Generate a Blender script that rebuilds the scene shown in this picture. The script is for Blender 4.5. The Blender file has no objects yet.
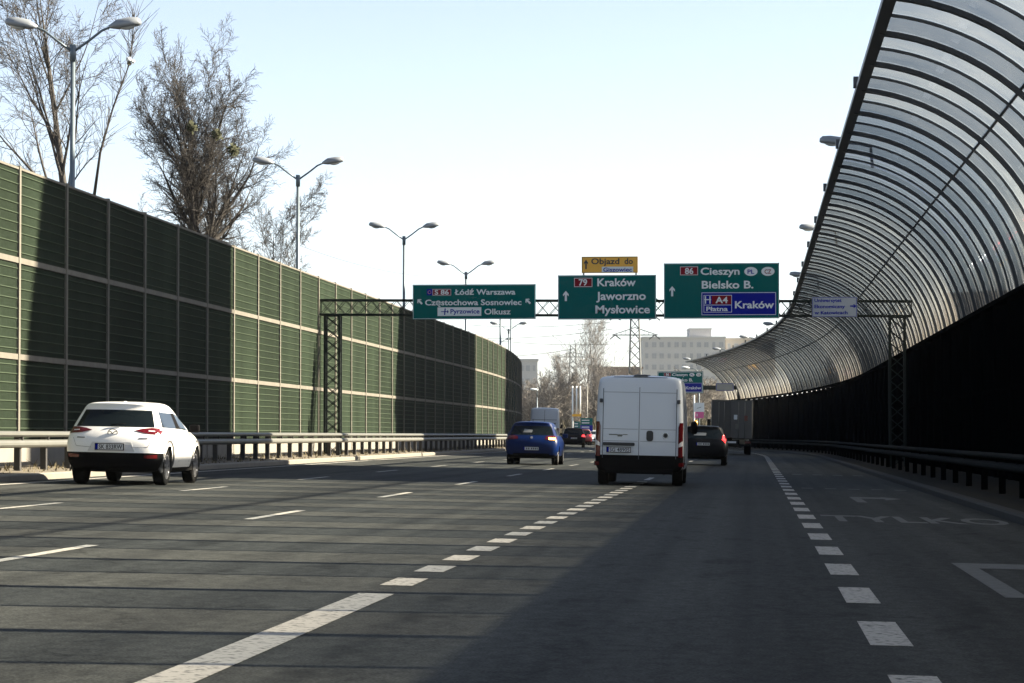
import bpy, bmesh, math, random
from mathutils import Vector, Matrix
from mathutils.bvhtree import BVHTree

R = math.radians
scene = bpy.context.scene
COL = scene.collection

# ------------------------------------------------------------------ camera
CAMZ, YAW, PITCH, FPX = 1.16, R(4.99), R(1.958), 2750.0
cam_data = bpy.data.cameras.new('camera')
cam = bpy.data.objects.new('camera', cam_data)
COL.objects.link(cam)
cam_data.sensor_width = 36.0
cam_data.lens = 36.0 * FPX / 1024.0
cam_data.clip_start, cam_data.clip_end = 0.1, 6000.0
cam.location = (0, 0, CAMZ)
cam.rotation_euler = (R(90) + PITCH, 0, YAW)
scene.camera = cam

# ------------------------------------------------------------------ light
SUN_DIR = Vector((1.68, 0.35, 1.0)).normalized()          # towards the sun: right, a little ahead, 30 degrees up
SUN_EL = math.asin(SUN_DIR.z)
sun_data = bpy.data.lights.new('sun', 'SUN')
sun_data.energy = 5.0
sun_data.angle = R(0.53)
sun_data.color = (1.0, 0.88, 0.69)
sun = bpy.data.objects.new('sun', sun_data)
COL.objects.link(sun)
sun.location = (60, 30, 60)
sun.rotation_euler = SUN_DIR.to_track_quat('Z', 'Y').to_euler()

world = bpy.data.worlds.new('World')
scene.world = world
world.use_nodes = True
wn, wl = world.node_tree.nodes, world.node_tree.links
bg = wn['Background']
sky = wn.new('ShaderNodeTexSky')
sky.sky_type = 'NISHITA'
sky.sun_disc = False
sky.sun_elevation = SUN_EL
sky.sun_rotation = math.atan2(SUN_DIR.x, SUN_DIR.y)
sky.air_density, sky.dust_density, sky.ozone_density = 0.72, 1.0, 0.6
sky.altitude = 260
# thin bright haze low over the horizon, added to the clear sky
w_tc = wn.new('ShaderNodeTexCoord')
w_sep = wn.new('ShaderNodeSeparateXYZ')
wl.new(w_tc.outputs['Generated'], w_sep.inputs[0])
w_inv = wn.new('ShaderNodeMath')
w_inv.operation = 'SUBTRACT'
w_inv.use_clamp = True
w_inv.inputs[0].default_value = 1.0
wl.new(w_sep.outputs[2], w_inv.inputs[1])
w_pow = wn.new('ShaderNodeMath')
w_pow.operation = 'POWER'
w_pow.inputs[1].default_value = 7.0
wl.new(w_inv.outputs[0], w_pow.inputs[0])
w_mul = wn.new('ShaderNodeMix')
w_mul.data_type = 'RGBA'
w_mul.inputs[6].default_value = (0, 0, 0, 1)
w_mul.inputs[7].default_value = (0.68, .60, .54, 1)
wl.new(w_pow.outputs[0], w_mul.inputs[0])
w_add = wn.new('ShaderNodeMix')
w_add.data_type = 'RGBA'
w_add.blend_type = 'ADD'
w_add.inputs[0].default_value = 1.0
w_bw = wn.new('ShaderNodeRGBToBW')                        # thin milky overcast: the blue is washed out
wl.new(sky.outputs[0], w_bw.inputs[0])
w_milk = wn.new('ShaderNodeMix')
w_milk.data_type = 'RGBA'
w_milk.inputs[0].default_value = 0.32
wl.new(sky.outputs[0], w_milk.inputs[6])
wl.new(w_bw.outputs[0], w_milk.inputs[7])
wl.new(w_milk.outputs[2], w_add.inputs[6])
wl.new(w_mul.outputs[2], w_add.inputs[7])
wl.new(w_add.outputs[2], bg.inputs[0])
bg.inputs[1].default_value = 0.05
scene.view_settings.view_transform = 'Standard'
scene.view_settings.look = 'None'
scene.view_settings.exposure = 2.4
scene.view_settings.gamma = 1.0
scene.view_settings.use_curve_mapping = False
scene.render.engine = 'CYCLES'
scene.cycles.use_denoising = True
scene.cycles.max_bounces = 8
scene.cycles.transparent_max_bounces = 24
scene.cycles.volume_bounces = 0

# ------------------------------------------------------------------ road geometry: straight, then a left-hand arc
D0, RAD = 148.0, 880.0
SLOPE = 0.022


def P(u, d, z=0.0):
    """u metres right of the camera's line, d metres along the road."""
    if d <= D0:
        return Vector((u, d, z))
    t = (d - D0) / RAD
    return Vector((-RAD + (RAD + u) * math.cos(t), D0 + (RAD + u) * math.sin(t), z))


def heading(d):
    return 0.0 if d <= D0 else (d - D0) / RAD


def rz(u):
    return -SLOPE * u


FH = Vector((-math.sin(YAW), math.cos(YAW), 0))
RT = Vector((math.cos(YAW), math.sin(YAW), 0))
FW = FH * math.cos(PITCH) + Vector((0, 0, math.sin(PITCH)))
UPV = Vector((0, 0, 1)) * math.cos(PITCH) - FH * math.sin(PITCH)


def ray(px, py):
    return FW * FPX + RT * (px - 512.0) + UPV * (341.5 - py)


def at(px, py, depth):
    """world point seen at a photo pixel, depth metres ahead of the lens"""
    v = ray(px, py)
    return Vector((0, 0, CAMZ)) + v * (depth / v.dot(FH))


def at_y(px, py, y):
    v = ray(px, py)
    return Vector((0, 0, CAMZ)) + v * (y / v.y)


# ------------------------------------------------------------------ mesh builder
class MB:
    def __init__(self):
        self.v, self.f, self.m, self.s = [], [], [], []

    def add(self, verts, faces, mat=0, smooth=False):
        b = len(self.v)
        self.v += [Vector(p) for p in verts]
        self.f += [[b + i for i in f] for f in faces]
        self.m += [mat] * len(faces)
        self.s += [smooth] * len(faces)

    def box(self, c, s, M=None, mat=0, bevel=0.0):
        sx, sy, sz = s[0] / 2, s[1] / 2, s[2] / 2
        if bevel > 0:
            bm = bmesh.new()
            bmesh.ops.create_cube(bm, size=1.0)
            for v in bm.verts:
                v.co = Vector((v.co.x * s[0], v.co.y * s[1], v.co.z * s[2]))
            bmesh.ops.bevel(bm, geom=list(bm.edges), offset=bevel, segments=2, affect='EDGES', profile=0.5)
            vs = [v.co.copy() for v in bm.verts]
            bm.verts.index_update()
            fs = [[v.index for v in f.verts] for f in bm.faces]
            bm.free()
        else:
            vs = [Vector((x, y, z)) for x in (-sx, sx) for y in (-sy, sy) for z in (-sz, sz)]
            fs = [(0, 1, 3, 2), (4, 6, 7, 5), (0, 4, 5, 1), (2, 3, 7, 6), (0, 2, 6, 4), (1, 5, 7, 3)]
        if M is not None:
            vs = [M @ p for p in vs]
        c = Vector(c)
        self.add([p + c for p in vs], fs, mat)

    def tube(self, pts, rad, n=6, mat=0, cap=True, smooth=True):
        pts = [Vector(p) for p in pts]
        if not hasattr(rad, '__len__'):
            rad = [rad] * len(pts)
        rings, vs = [], []
        prev = None
        for i, p in enumerate(pts):
            t = (pts[min(i + 1, len(pts) - 1)] - pts[max(i - 1, 0)])
            t = t.normalized() if t.length > 1e-9 else Vector((0, 0, 1))
            if prev is None:
                a = t.orthogonal().normalized()
            else:
                a = prev - t * prev.dot(t)
                a = a.normalized() if a.length > 1e-6 else t.orthogonal().normalized()
            prev = a
            b = t.cross(a)
            for k in range(n):
                q = 2 * math.pi * k / n
                vs.append(p + (a * math.cos(q) + b * math.sin(q)) * rad[i])
        fs = []
        for i in range(len(pts) - 1):
            for k in range(n):
                fs.append((i * n + k, i * n + (k + 1) % n, (i + 1) * n + (k + 1) % n, (i + 1) * n + k))
        if cap and n > 2:
            fs.append(tuple(reversed(range(n))))
            fs.append(tuple((len(pts) - 1) * n + k for k in range(n)))
        self.add(vs, fs, mat, smooth)

    def bar(self, p, q, w, h=None, mat=0):
        """square bar from p to q"""
        p, q = Vector(p), Vector(q)
        h = h or w
        t = (q - p)
        L = t.length
        M = t.to_track_quat('Z', 'Y').to_matrix()
        self.box((p + q) / 2, (w, h, L), M, mat)

    def sweep(self, prof, ds, mat=0, closed=False, caps=False, smooth=False):
        """profile [(u, z)] swept along the road through the distances ds"""
        n = len(prof)
        vs = [P(u, d, z) for d in ds for (u, z) in prof]
        fs = []
        m = n if closed else n - 1
        for i in range(len(ds) - 1):
            for k in range(m):
                fs.append((i * n + k, i * n + (k + 1) % n, (i + 1) * n + (k + 1) % n, (i + 1) * n + k))
        if closed and caps:
            fs.append(tuple(reversed(range(n))))
            fs.append(tuple((len(ds) - 1) * n + k for k in range(n)))
        self.add(vs, fs, mat, smooth)

    def lathe(self, prof, n, M, mat=0, smooth=True):
        """profile [(r, h)] turned about the local z axis, then moved by M"""
        vs = []
        for (r, h) in prof:
            for k in range(n):
                q = 2 * math.pi * k / n
                vs.append(M @ Vector((r * math.cos(q), r * math.sin(q), h)))
        fs = []
        for i in range(len(prof) - 1):
            for k in range(n):
                fs.append((i * n + k, i * n + (k + 1) % n, (i + 1) * n + (k + 1) % n, (i + 1) * n + k))
        fs.append(tuple(reversed(range(n))))
        fs.append(tuple((len(prof) - 1) * n + k for k in range(n)))
        self.add(vs, fs, mat, smooth)

    def build(self, name, mats, parent=None, world=False):
        me = bpy.data.meshes.new(name)
        off = Vector((0, 0, 0))
        if world and parent is not None:
            r = parent
            while r.parent is not None:
                r = r.parent
            off = r.location
        me.from_pydata([p - off for p in self.v], [], self.f)
        if not isinstance(mats, (list, tuple)):
            mats = [mats]
        for m in mats:
            me.materials.append(m)
        me.polygons.foreach_set('material_index', self.m)
        me.polygons.foreach_set('use_smooth', self.s)
        me.update()
        o = bpy.data.objects.new(name, me)
        COL.objects.link(o)
        if parent is not None:
            o.parent = parent
        return o


def drange(a, b, step):
    n = max(1, int(round((b - a) / step)))
    return [a + (b - a) * i / n for i in range(n + 1)]


def thing(name, label, cat, loc=(0, 0, 0), rot=(0, 0, 0), group=None):
    o = bpy.data.objects.new(name, None)
    COL.objects.link(o)
    o.empty_display_size = 0.3
    o.location = loc
    o.rotation_euler = rot
    return tag(o, label, cat, group)


def tag(o, label, cat, group=None):
    o['label'] = label
    o['category'] = cat
    if group:
        o['group'] = group
    return o


def structure(o, kind='structure'):
    o['kind'] = kind
    return o


def copy_thing(root, loc, rot=None, label=None):
    c = root.copy()
    COL.objects.link(c)
    c.location = loc
    if rot is not None:
        c.rotation_euler = rot
    if label:
        c['label'] = label

    def rec(src, dst):
        for ch in KIDS.get(src.name, []):
            k = ch.copy()
            COL.objects.link(k)
            k.parent = dst
            rec(ch, k)
    rec(root, c)
    return c


KIDS = {}


def note_kids(root):
    """remember the tree under root once, so that copying needs no search"""
    for o in list(bpy.data.objects):
        if o.parent is not None:
            r = o.parent
            if o not in KIDS.setdefault(r.name, []):
                KIDS[r.name].append(o)


# ------------------------------------------------------------------ text
_txt = {}


def text_geo(s):
    """text outline as (verts2d, faces), cap height 1, left edge at 0"""
    if s in _txt:
        return _txt[s]
    c = bpy.data.curves.new('lettering', 'FONT')
    c.body = s
    c.offset = 0.022
    c.resolution_u = 3
    o = bpy.data.objects.new('lettering', c)
    COL.objects.link(o)
    bpy.context.view_layer.update()
    me = bpy.data.meshes.new_from_object(o.evaluated_get(bpy.context.evaluated_depsgraph_get()))
    k = 1 / 0.70
    vs = [(v.co.x * k, v.co.y * k) for v in me.vertices]
    fs = [list(p.vertices) for p in me.polygons]
    bpy.data.objects.remove(o)
    bpy.data.curves.remove(c)
    bpy.data.meshes.remove(me)
    x0 = min(v[0] for v in vs)
    vs = [(x - x0, y) for x, y in vs]
    _txt[s] = (vs, fs, max(v[0] for v in vs))
    return _txt[s]


# ------------------------------------------------------------------ materials
def nodes(name):
    m = bpy.data.materials.new(name)
    m.use_nodes = True
    nt = m.node_tree
    return m, nt.nodes, nt.links, nt.nodes['Principled BSDF']


def mat(name, col, rough=0.6, var=0.12, scale=6.0, metal=0.0, coat=0.0, stretch=(1, 1, 1), spec=0.5, bump=0.0, coords='Object'):
    """principled material whose colour and roughness wander with a noise"""
    m, n, l, b = nodes(name)
    tc = n.new('ShaderNodeTexCoord')
    mp = n.new('ShaderNodeMapping')
    mp.inputs['Scale'].default_value = stretch
    nz = n.new('ShaderNodeTexNoise')
    nz.inputs['Scale'].default_value = scale
    nz.inputs['Detail'].default_value = 5
    l.new(tc.outputs[coords], mp.inputs[0])
    l.new(mp.outputs[0], nz.inputs['Vector'])
    mx = n.new('ShaderNodeMix')
    mx.data_type = 'RGBA'
    mx.inputs[6].default_value = (col[0] * (1 - var), col[1] * (1 - var), col[2] * (1 - var), 1)
    mx.inputs[7].default_value = (min(1, col[0] * (1 + var)), min(1, col[1] * (1 + var)), min(1, col[2] * (1 + var)), 1)
    l.new(nz.outputs[0], mx.inputs[0])
    l.new(mx.outputs[2], b.inputs['Base Color'])
    b.inputs['Roughness'].default_value = rough
    b.inputs['Metallic'].default_value = metal
    b.inputs['Coat Weight'].default_value = coat
    b.inputs['Coat Roughness'].default_value = 0.05
    b.inputs['Specular IOR Level'].default_value = spec
    if bump > 0:
        bp = n.new('ShaderNodeBump')
        bp.inputs['Strength'].default_value = bump
        bp.inputs['Distance'].default_value = 0.02
        l.new(nz.outputs[0], bp.inputs['Height'])
        l.new(bp.outputs[0], b.inputs['Normal'])
    return m


def emit(name, col, strength):
    m, n, l, b = nodes(name)
    b.inputs['Base Color'].default_value = (*col, 1)
    b.inputs['Emission Color'].default_value = (*col, 1)
    b.inputs['Emission Strength'].default_value = strength
    b.inputs['Roughness'].default_value = 0.25
    return m


def asphalt_mat():
    m, n, l, b = nodes('asphalt')
    tc = n.new('ShaderNodeTexCoord')

    def noise(scale, stretch, detail=4):
        mp = n.new('ShaderNodeMapping')
        mp.inputs['Scale'].default_value = stretch
        nz = n.new('ShaderNodeTexNoise')
        nz.inputs['Scale'].default_value = scale
        nz.inputs['Detail'].default_value = detail
        l.new(tc.outputs['Object'], mp.inputs[0])
        l.new(mp.outputs[0], nz.inputs['Vector'])
        return nz

    def ramp(src, a, bb, ca, cb):
        r = n.new('ShaderNodeValToRGB')
        r.color_ramp.elements[0].position, r.color_ramp.elements[1].position = a, bb
        r.color_ramp.elements[0].color = (*ca, 1)
        r.color_ramp.elements[1].color = (*cb, 1)
        l.new(src, r.inputs[0])
        return r.outputs[0]

    def mul(a, c):
        x = n.new('ShaderNodeMix')
        x.data_type = 'RGBA'
        x.blend_type = 'MULTIPLY'
        x.inputs[0].default_value = 1.0
        l.new(a, x.inputs[6])
        l.new(c, x.inputs[7])
        return x.outputs[2]
    streak = ramp(noise(1.0, (1.6, 0.012, 1)).outputs[0], .3, .7, (.0278, .0298, .0304), (.0585, .0618, .0600))
    patch = ramp(noise(0.25, (1, 0.35, 1)).outputs[0], .3, .75, (.86, .86, .87), (1.1, 1.1, 1.08))
    grain_n = noise(60.0, (1, 1, 1), 2)
    grain = mul(ramp(grain_n.outputs[0], .25, .8, (.45, .45, .45), (1.7, 1.7, 1.67)), ramp(noise(11.0, (1, .5, 1), 4).outputs[0], .25, .8, (.72, .72, .73), (1.3, 1.3, 1.28)))
    def vor(scale, stretch, feature, metric='EUCLIDEAN'):
        mp = n.new('ShaderNodeMapping')
        mp.inputs['Scale'].default_value = stretch
        v = n.new('ShaderNodeTexVoronoi')
        v.feature = feature
        if feature == 'F1':
            v.distance = metric
        v.inputs['Scale'].default_value = scale
        nz = noise(1.3, (1, 1, 1), 4)
        ad = n.new('ShaderNodeMix')
        ad.data_type = 'RGBA'
        ad.blend_type = 'ADD'
        ad.inputs[0].default_value = .0 if feature == 'F1' else .55
        l.new(tc.outputs['Object'], ad.inputs[6])
        l.new(nz.outputs['Color'], ad.inputs[7])
        l.new(ad.outputs[2], mp.inputs[0])
        l.new(mp.outputs[0], v.inputs['Vector'])
        return v
    repair = ramp(vor(1.0, (.27, .035, 1), 'F1', 'CHEBYCHEV').outputs['Color'], .0, 1.0, (.86, .86, .86), (1.13, 1.13, 1.12))
    crack = ramp(vor(1.0, (.22, .10, 1), 'DISTANCE_TO_EDGE').outputs['Distance'], .0, .006, (.70, .70, .70), (1, 1, 1))
    spots = ramp(noise(2.2, (1, .35, 1), 3).outputs[0], .30, .42, (.70, .70, .70), (1, 1, 1))
    col = mul(mul(mul(mul(mul(streak, patch), grain), repair), crack), spots)
    l.new(col, b.inputs['Base Color'])
    b.inputs['Roughness'].default_value = 0.70
    b.inputs['Specular IOR Level'].default_value = 0.012
    bp = n.new('ShaderNodeBump')
    bp.inputs['Strength'].default_value = 0.35
    bp.inputs['Distance'].default_value = 0.006
    l.new(grain_n.outputs[0], bp.inputs['Height'])
    l.new(bp.outputs[0], b.inputs['Normal'])
    return m


def paint_mark_mat():
    m, n, l, b = nodes('road_paint')
    tc = n.new('ShaderNodeTexCoord')
    nz = n.new('ShaderNodeTexNoise')
    nz.inputs['Scale'].default_value = 22
    nz.inputs['Detail'].default_value = 6
    l.new(tc.outputs['Object'], nz.inputs['Vector'])
    r = n.new('ShaderNodeValToRGB')
    r.color_ramp.elements[0].position, r.color_ramp.elements[1].position = .34, .47
    r.color_ramp.elements[0].color = (.08, .08, .076, 1)
    r.color_ramp.elements[1].color = (.33, .32, .29, 1)
    l.new(nz.outputs[0], r.inputs[0])
    l.new(r.outputs[0], b.inputs['Base Color'])
    b.inputs['Roughness'].default_value = 0.7
    b.inputs['Specular IOR Level'].default_value = 0.08
    return m


def pane_mat(name, tint, milk, milk_col):
    """acrylic sheet: mostly see-through, a grimy film that scatters the sun, a weak mirror"""
    m, n, l, b = nodes(name)
    n.remove(b)
    out = n['Material Output']
    tr = n.new('ShaderNodeBsdfTransparent')
    tr.inputs[0].default_value = (*tint, 1)
    tl = n.new('ShaderNodeBsdfTranslucent')
    tl.inputs[0].default_value = (*milk_col, 1)
    gl = n.new('ShaderNodeBsdfGlossy')
    gl.inputs['Roughness'].default_value = 0.04
    gl.inputs[0].default_value = (.9, .93, .95, 1)
    tc = n.new('ShaderNodeTexCoord')
    nz = n.new('ShaderNodeTexNoise')
    nz.inputs['Scale'].default_value = 0.9
    nz.inputs['Detail'].default_value = 6
    nz.inputs['Roughness'].default_value = .65
    l.new(tc.outputs['Object'], nz.inputs['Vector'])
    rr = n.new('ShaderNodeMapRange')
    rr.inputs[1].default_value, rr.inputs[2].default_value = .3, .75
    rr.inputs[3].default_value, rr.inputs[4].default_value = milk * .45, milk * 1.7
    l.new(nz.outputs[0], rr.inputs[0])
    sx = n.new('ShaderNodeSeparateXYZ')
    l.new(tc.outputs['Object'], sx.inputs[0])
    gr = n.new('ShaderNodeMapRange')
    gr.interpolation_type = 'SMOOTHSTEP'
    gr.inputs[1].default_value, gr.inputs[2].default_value = -.3, 1.9
    gr.inputs[3].default_value, gr.inputs[4].default_value = .80, 0.0
    l.new(sx.outputs[2], gr.inputs[0])
    ad = n.new('ShaderNodeMath')
    ad.use_clamp = True
    l.new(rr.outputs[0], ad.inputs[0])
    l.new(gr.outputs[0], ad.inputs[1])
    tc2 = n.new('ShaderNodeMix')
    tc2.data_type = 'RGBA'
    tc2.inputs[6].default_value = (*milk_col, 1)
    tc2.inputs[7].default_value = (.16, .12, .08, 1)
    l.new(gr.outputs[0], tc2.inputs[0])
    l.new(tc2.outputs[2], tl.inputs[0])
    m1 = n.new('ShaderNodeMixShader')
    l.new(ad.outputs[0], m1.inputs[0])
    l.new(tr.outputs[0], m1.inputs[1])
    l.new(tl.outputs[0], m1.inputs[2])
    lw = n.new('ShaderNodeLayerWeight')
    lw.inputs['Blend'].default_value = 0.5
    pw = n.new('ShaderNodeMath')
    pw.operation = 'POWER'
    pw.inputs[1].default_value = 2.5
    l.new(lw.outputs['Facing'], pw.inputs[0])
    fr = n.new('ShaderNodeMath')
    fr.operation = 'MULTIPLY_ADD'
    fr.inputs[1].default_value, fr.inputs[2].default_value = 0.95, 0.02
    l.new(pw.outputs[0], fr.inputs[0])
    m2 = n.new('ShaderNodeMixShader')
    l.new(fr.outputs[0], m2.inputs[0])
    l.new(m1.outputs[0], m2.inputs[1])
    l.new(gl.outputs[0], m2.inputs[2])
    l.new(m2.outputs[0], out.inputs[0])
    return m


M = {}
M['asphalt'] = asphalt_mat()
M['mark'] = paint_mark_mat()
M['concrete'] = mat('pale_concrete', (.16, .152, .13), .85, .22, 2.5, bump=.2)
M['post'] = mat('post_concrete', (.13, .123, .105), .9, .25, 3, spec=.05)
M['kerb'] = mat('kerb_concrete', (.15, .138, .112), .9, .25, 3, bump=.2)
M['galvshade'] = mat('shade_darkened_steel', (.010, .0115, .0115), .9, .2, 2.5, spec=.02)  # rail steel darkened: the right side's shade is put into the colour
M['shadesoil'] = mat('shade_darkened_grit', (.022, .02, .016), .95, .4, 9, bump=.5, spec=.03)  # verge soil again, with the wall's shade mixed into its tone
M['shadekerb'] = mat('shade_darkened_kerb', (.03, .03, .029), .9, .3, 3, bump=.2, spec=.1)  # kerb concrete painted darker to stand in for shade on the right
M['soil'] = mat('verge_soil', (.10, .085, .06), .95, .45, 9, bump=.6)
M['ground'] = mat('ground', (.10, .10, .06), .95, .35, .4)
M['panel'] = mat('green_felt_panel', (.0125, .0235, .0125), .95, .20, 1.3, bump=.2, spec=.08)
def panel_mat(name, col):
    m, n, l, b = nodes(name)
    tc = n.new('ShaderNodeTexCoord')
    oi = n.new('ShaderNodeObjectInfo')
    fac = None
    for sc, st, lo, hi in ((1.0, (1, 1.1, .10), .72, 1.30), (9.0, (1, 1, 1), .80, 1.2), (.35, (1, 1, 1), .80, 1.2)):
        mp = n.new('ShaderNodeMapping')
        mp.inputs['Scale'].default_value = st
        nz = n.new('ShaderNodeTexNoise')
        nz.inputs['Scale'].default_value = sc
        nz.inputs['Detail'].default_value = 4
        l.new(tc.outputs['Object'], mp.inputs[0])
        l.new(mp.outputs[0], nz.inputs['Vector'])
        mr = n.new('ShaderNodeMapRange')
        mr.inputs[1].default_value, mr.inputs[2].default_value = .25, .75
        mr.inputs[3].default_value, mr.inputs[4].default_value = lo, hi
        l.new(nz.outputs[0], mr.inputs[0])
        if fac is None:
            fac = mr.outputs[0]
        else:
            x = n.new('ShaderNodeMath')
            x.operation = 'MULTIPLY'
            l.new(fac, x.inputs[0])
            l.new(mr.outputs[0], x.inputs[1])
            fac = x.outputs[0]
    mr = n.new('ShaderNodeMapRange')
    mr.inputs[3].default_value, mr.inputs[4].default_value = .80, 1.22
    l.new(oi.outputs['Random'], mr.inputs[0])
    x = n.new('ShaderNodeMath')
    x.operation = 'MULTIPLY'
    l.new(fac, x.inputs[0])
    l.new(mr.outputs[0], x.inputs[1])
    mx = n.new('ShaderNodeVectorMath')
    mx.operation = 'SCALE'
    mx.inputs[0].default_value = col
    l.new(x.outputs[0], mx.inputs['Scale'])
    l.new(mx.outputs[0], b.inputs['Base Color'])
    b.inputs['Roughness'].default_value = .95
    b.inputs['Specular IOR Level'].default_value = .06
    return m


M['panel'] = panel_mat('green_felt_panel', (.0118, .0180, .0112))
M['slat'] = mat('pale_green_slat', (.040, .055, .035), .9, .15, 3, spec=.1)
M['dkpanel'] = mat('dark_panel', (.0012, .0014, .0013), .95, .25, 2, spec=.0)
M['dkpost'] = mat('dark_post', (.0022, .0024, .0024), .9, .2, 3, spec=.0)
M['galv'] = mat('galvanised_steel', (.13, .132, .118), .5, .14, 2.5, metal=.25)
M['galvdark'] = mat('weathered_steel', (.035, .034, .033), .7, .2, 3, metal=.2)
M['gantry'] = mat('dark_green_steel', (.010, .015, .013), .7, .2, 4, spec=.15)
M['rib'] = mat('dark_blue_steel', (.020, .026, .036), .45, .2, 3, metal=.2)
M['clear'] = pane_mat('clear_acrylic', (.95, .955, .93), .10, (.75, .77, .72))
M['smoke'] = pane_mat('smoked_acrylic', (.57, .60, .61), .07, (.52, .54, .54))
M['lampgrey'] = mat('lamp_grey', (.20, .22, .24), .5, .1, 5, metal=.2)
M['polegrey'] = mat('pole_grey', (.10, .13, .15), .5, .15, 2, metal=.3)
M['bowl'] = mat('lamp_bowl', (.45, .48, .50), .15, .05, 4)
M['signgreen'] = mat('sign_green', (.0002, .098, .094), .9, .06, 2, spec=.0)
M['signblue'] = mat('sign_blue', (.003, .010, .24), .9, .05, 2, spec=.0)
M['signred'] = mat('sign_red', (.18, .008, .016), .9, .05, 2, spec=.0)
M['signwhite'] = mat('sign_white', (.62, .66, .66), .4, .05, 3)
M['signyellow'] = mat('sign_yellow', (.72, .36, .02), .4, .05, 2)
M['signdull'] = mat('dull_lilac_sign', (.29, .32, .37), .6, .12, 1.5, spec=.05)
M['signback'] = mat('sign_back', (.22, .23, .23), .5, .1, 3, metal=.4)
M['black'] = mat('black_print', (.02, .02, .02), .5, .1, 5)
M['bark'] = mat('dark_bark', (.024, .020, .017), .9, .3, 6)
M['darktwig'] = mat('dark_twig', (.030, .026, .022), .9, .25, 4)
M['twig'] = mat('pale_twig', (.045, .041, .037), .9, .25, 4)
M['farbark'] = mat('brown_wood', (.135, .123, .108), .95, .3, .6)
M['brush'] = mat('dry_brush', (.10, .085, .05), .95, .35, .5)
M['mistle'] = mat('mistletoe', (.05, .055, .025), .9, .3, 8)
# vehicles
M['whitecar'] = mat('white_paint', (.78, .78, .76), .35, .02, 3, coat=.6)
M['whitevan'] = mat('white_van_paint', (.60, .64, .68), .4, .04, 1.5, coat=.4)
M['bluecar'] = mat('blue_paint', (.0008, .012, .072), .4, .06, 3, coat=.02, spec=.12)
M['blackcar'] = mat('black_paint', (.003, .004, .006), .45, .1, 3, coat=.0, spec=.07)
M['redcar'] = mat('red_paint', (.14, .010, .016), .35, .06, 3, coat=.7)
M['silvercar'] = mat('silver_paint', (.42, .44, .45), .35, .06, 3, metal=.4, coat=.5)
M['trim'] = mat('black_plastic', (.004, .004, .0045), .8, .2, 8, spec=.06)
M['glass'] = mat('dark_glass', (.005, .008, .009), .08, .2, 2, spec=.22)
M['tyre'] = mat('tyre_rubber', (.008, .008, .008), .9, .2, 12, spec=.06)
M['rim'] = mat('alloy_rim', (.25, .25, .26), .35, .1, 6, metal=.7)
M['lightred'] = mat('red_lens', (.085, .002, .004), .2, .1, 8, coat=.25)
M['lightwhite'] = mat('clear_lens', (.60, .58, .58), .15, .1, 8, coat=.5)
M['lit_red'] = emit('lit_red_lens', (.9, .03, .03), .9)
M['lit_amber'] = emit('lit_amber_lens', (1.0, .45, .06), 3.5)
M['lit_white'] = emit('lit_headlamp', (1.0, .98, .92), 6.0)
M['platewhite'] = mat('plate_white', (.62, .64, .66), .4, .04, 6)
M['chrome'] = mat('chrome', (.35, .36, .38), .25, .05, 5, metal=.8)
M['seam'] = mat('panel_gap', (.06, .065, .07), .8, .1, 6)
M['tarp'] = mat('grey_truck_box', (.042, .042, .041), .6, .15, 1.5)
M['tarp2'] = mat('pale_truck_door', (.075, .075, .072), .55, .15, 2)
HAZE = 0.00007
# ================================================================== the setting
mb = MB()
gs = []
g = MB()
g.add([(-2500, -600, -.6), (2500, -600, -.6), (2500, 4500, -.6), (-2500, 4500, -.6)], [(0, 1, 2, 3)])
structure(g.build('ground', M['ground']))

ds_road = drange(-30, D0, 12) + drange(D0, 560, 6)[1:]
UL, UR = -13.75, 3.73                                    # kerb lines
mb = MB()
mb.sweep([(UL - .02, rz(UL)), (-9, rz(-9)), (-4, rz(-4)), (0, 0), (UR + .02, rz(UR))], ds_road, mat=0)
structure(mb.build('road', M['asphalt']))

# kerbs with a rounded arris
for nm, u0, sgn in (('kerb', UL, -1), ('kerb', UR, 1)):
    k = MB()
    zr = rz(u0)
    pr = [(u0, zr - .1), (u0, zr + .10), (u0 + sgn * .03, zr + .13), (u0 + sgn * .18, zr + .135), (u0 + sgn * .18, zr - .1)]
    dd = []
    for i in range(-30, 420, 1):
        dd.append(float(i))
    k.sweep(pr, [d for d in dd if d % 3 == 0], 0)
    structure(k.build(nm, M['kerb'] if sgn < 0 else M['shadekerb']))
# verges between kerb and wall
v = MB()
zl = rz(UL) + .13
v.sweep([(UL - .18, zl), (-14.6, zl + .05), (-15.6, zl + .10), (-17.0, zl + .1), (-60, zl - .2), (-60, -.7)], drange(-30, 430, 5), 0)
structure(v.build('verge', M['soil']))
v = MB()
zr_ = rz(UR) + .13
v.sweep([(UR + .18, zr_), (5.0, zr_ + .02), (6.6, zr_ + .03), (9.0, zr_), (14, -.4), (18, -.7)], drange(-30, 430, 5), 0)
structure(v.build('verge', M['shadesoil']))

# ------------------------------------------------------------------ painted markings, 4 mm above the road
U0, U1, U2, U3, U4 = .775, -2.61, -6.14, -9.69, -13.22


def strip(mbx, ua, ub, da, db):
    n = max(1, int((db - da) / 4))
    mbx.sweep([(ua, rz(ua) + .004), (ub, rz(ub) + .004)], drange(da, db, max(1.0, (db - da) / n)), 0)


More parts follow.
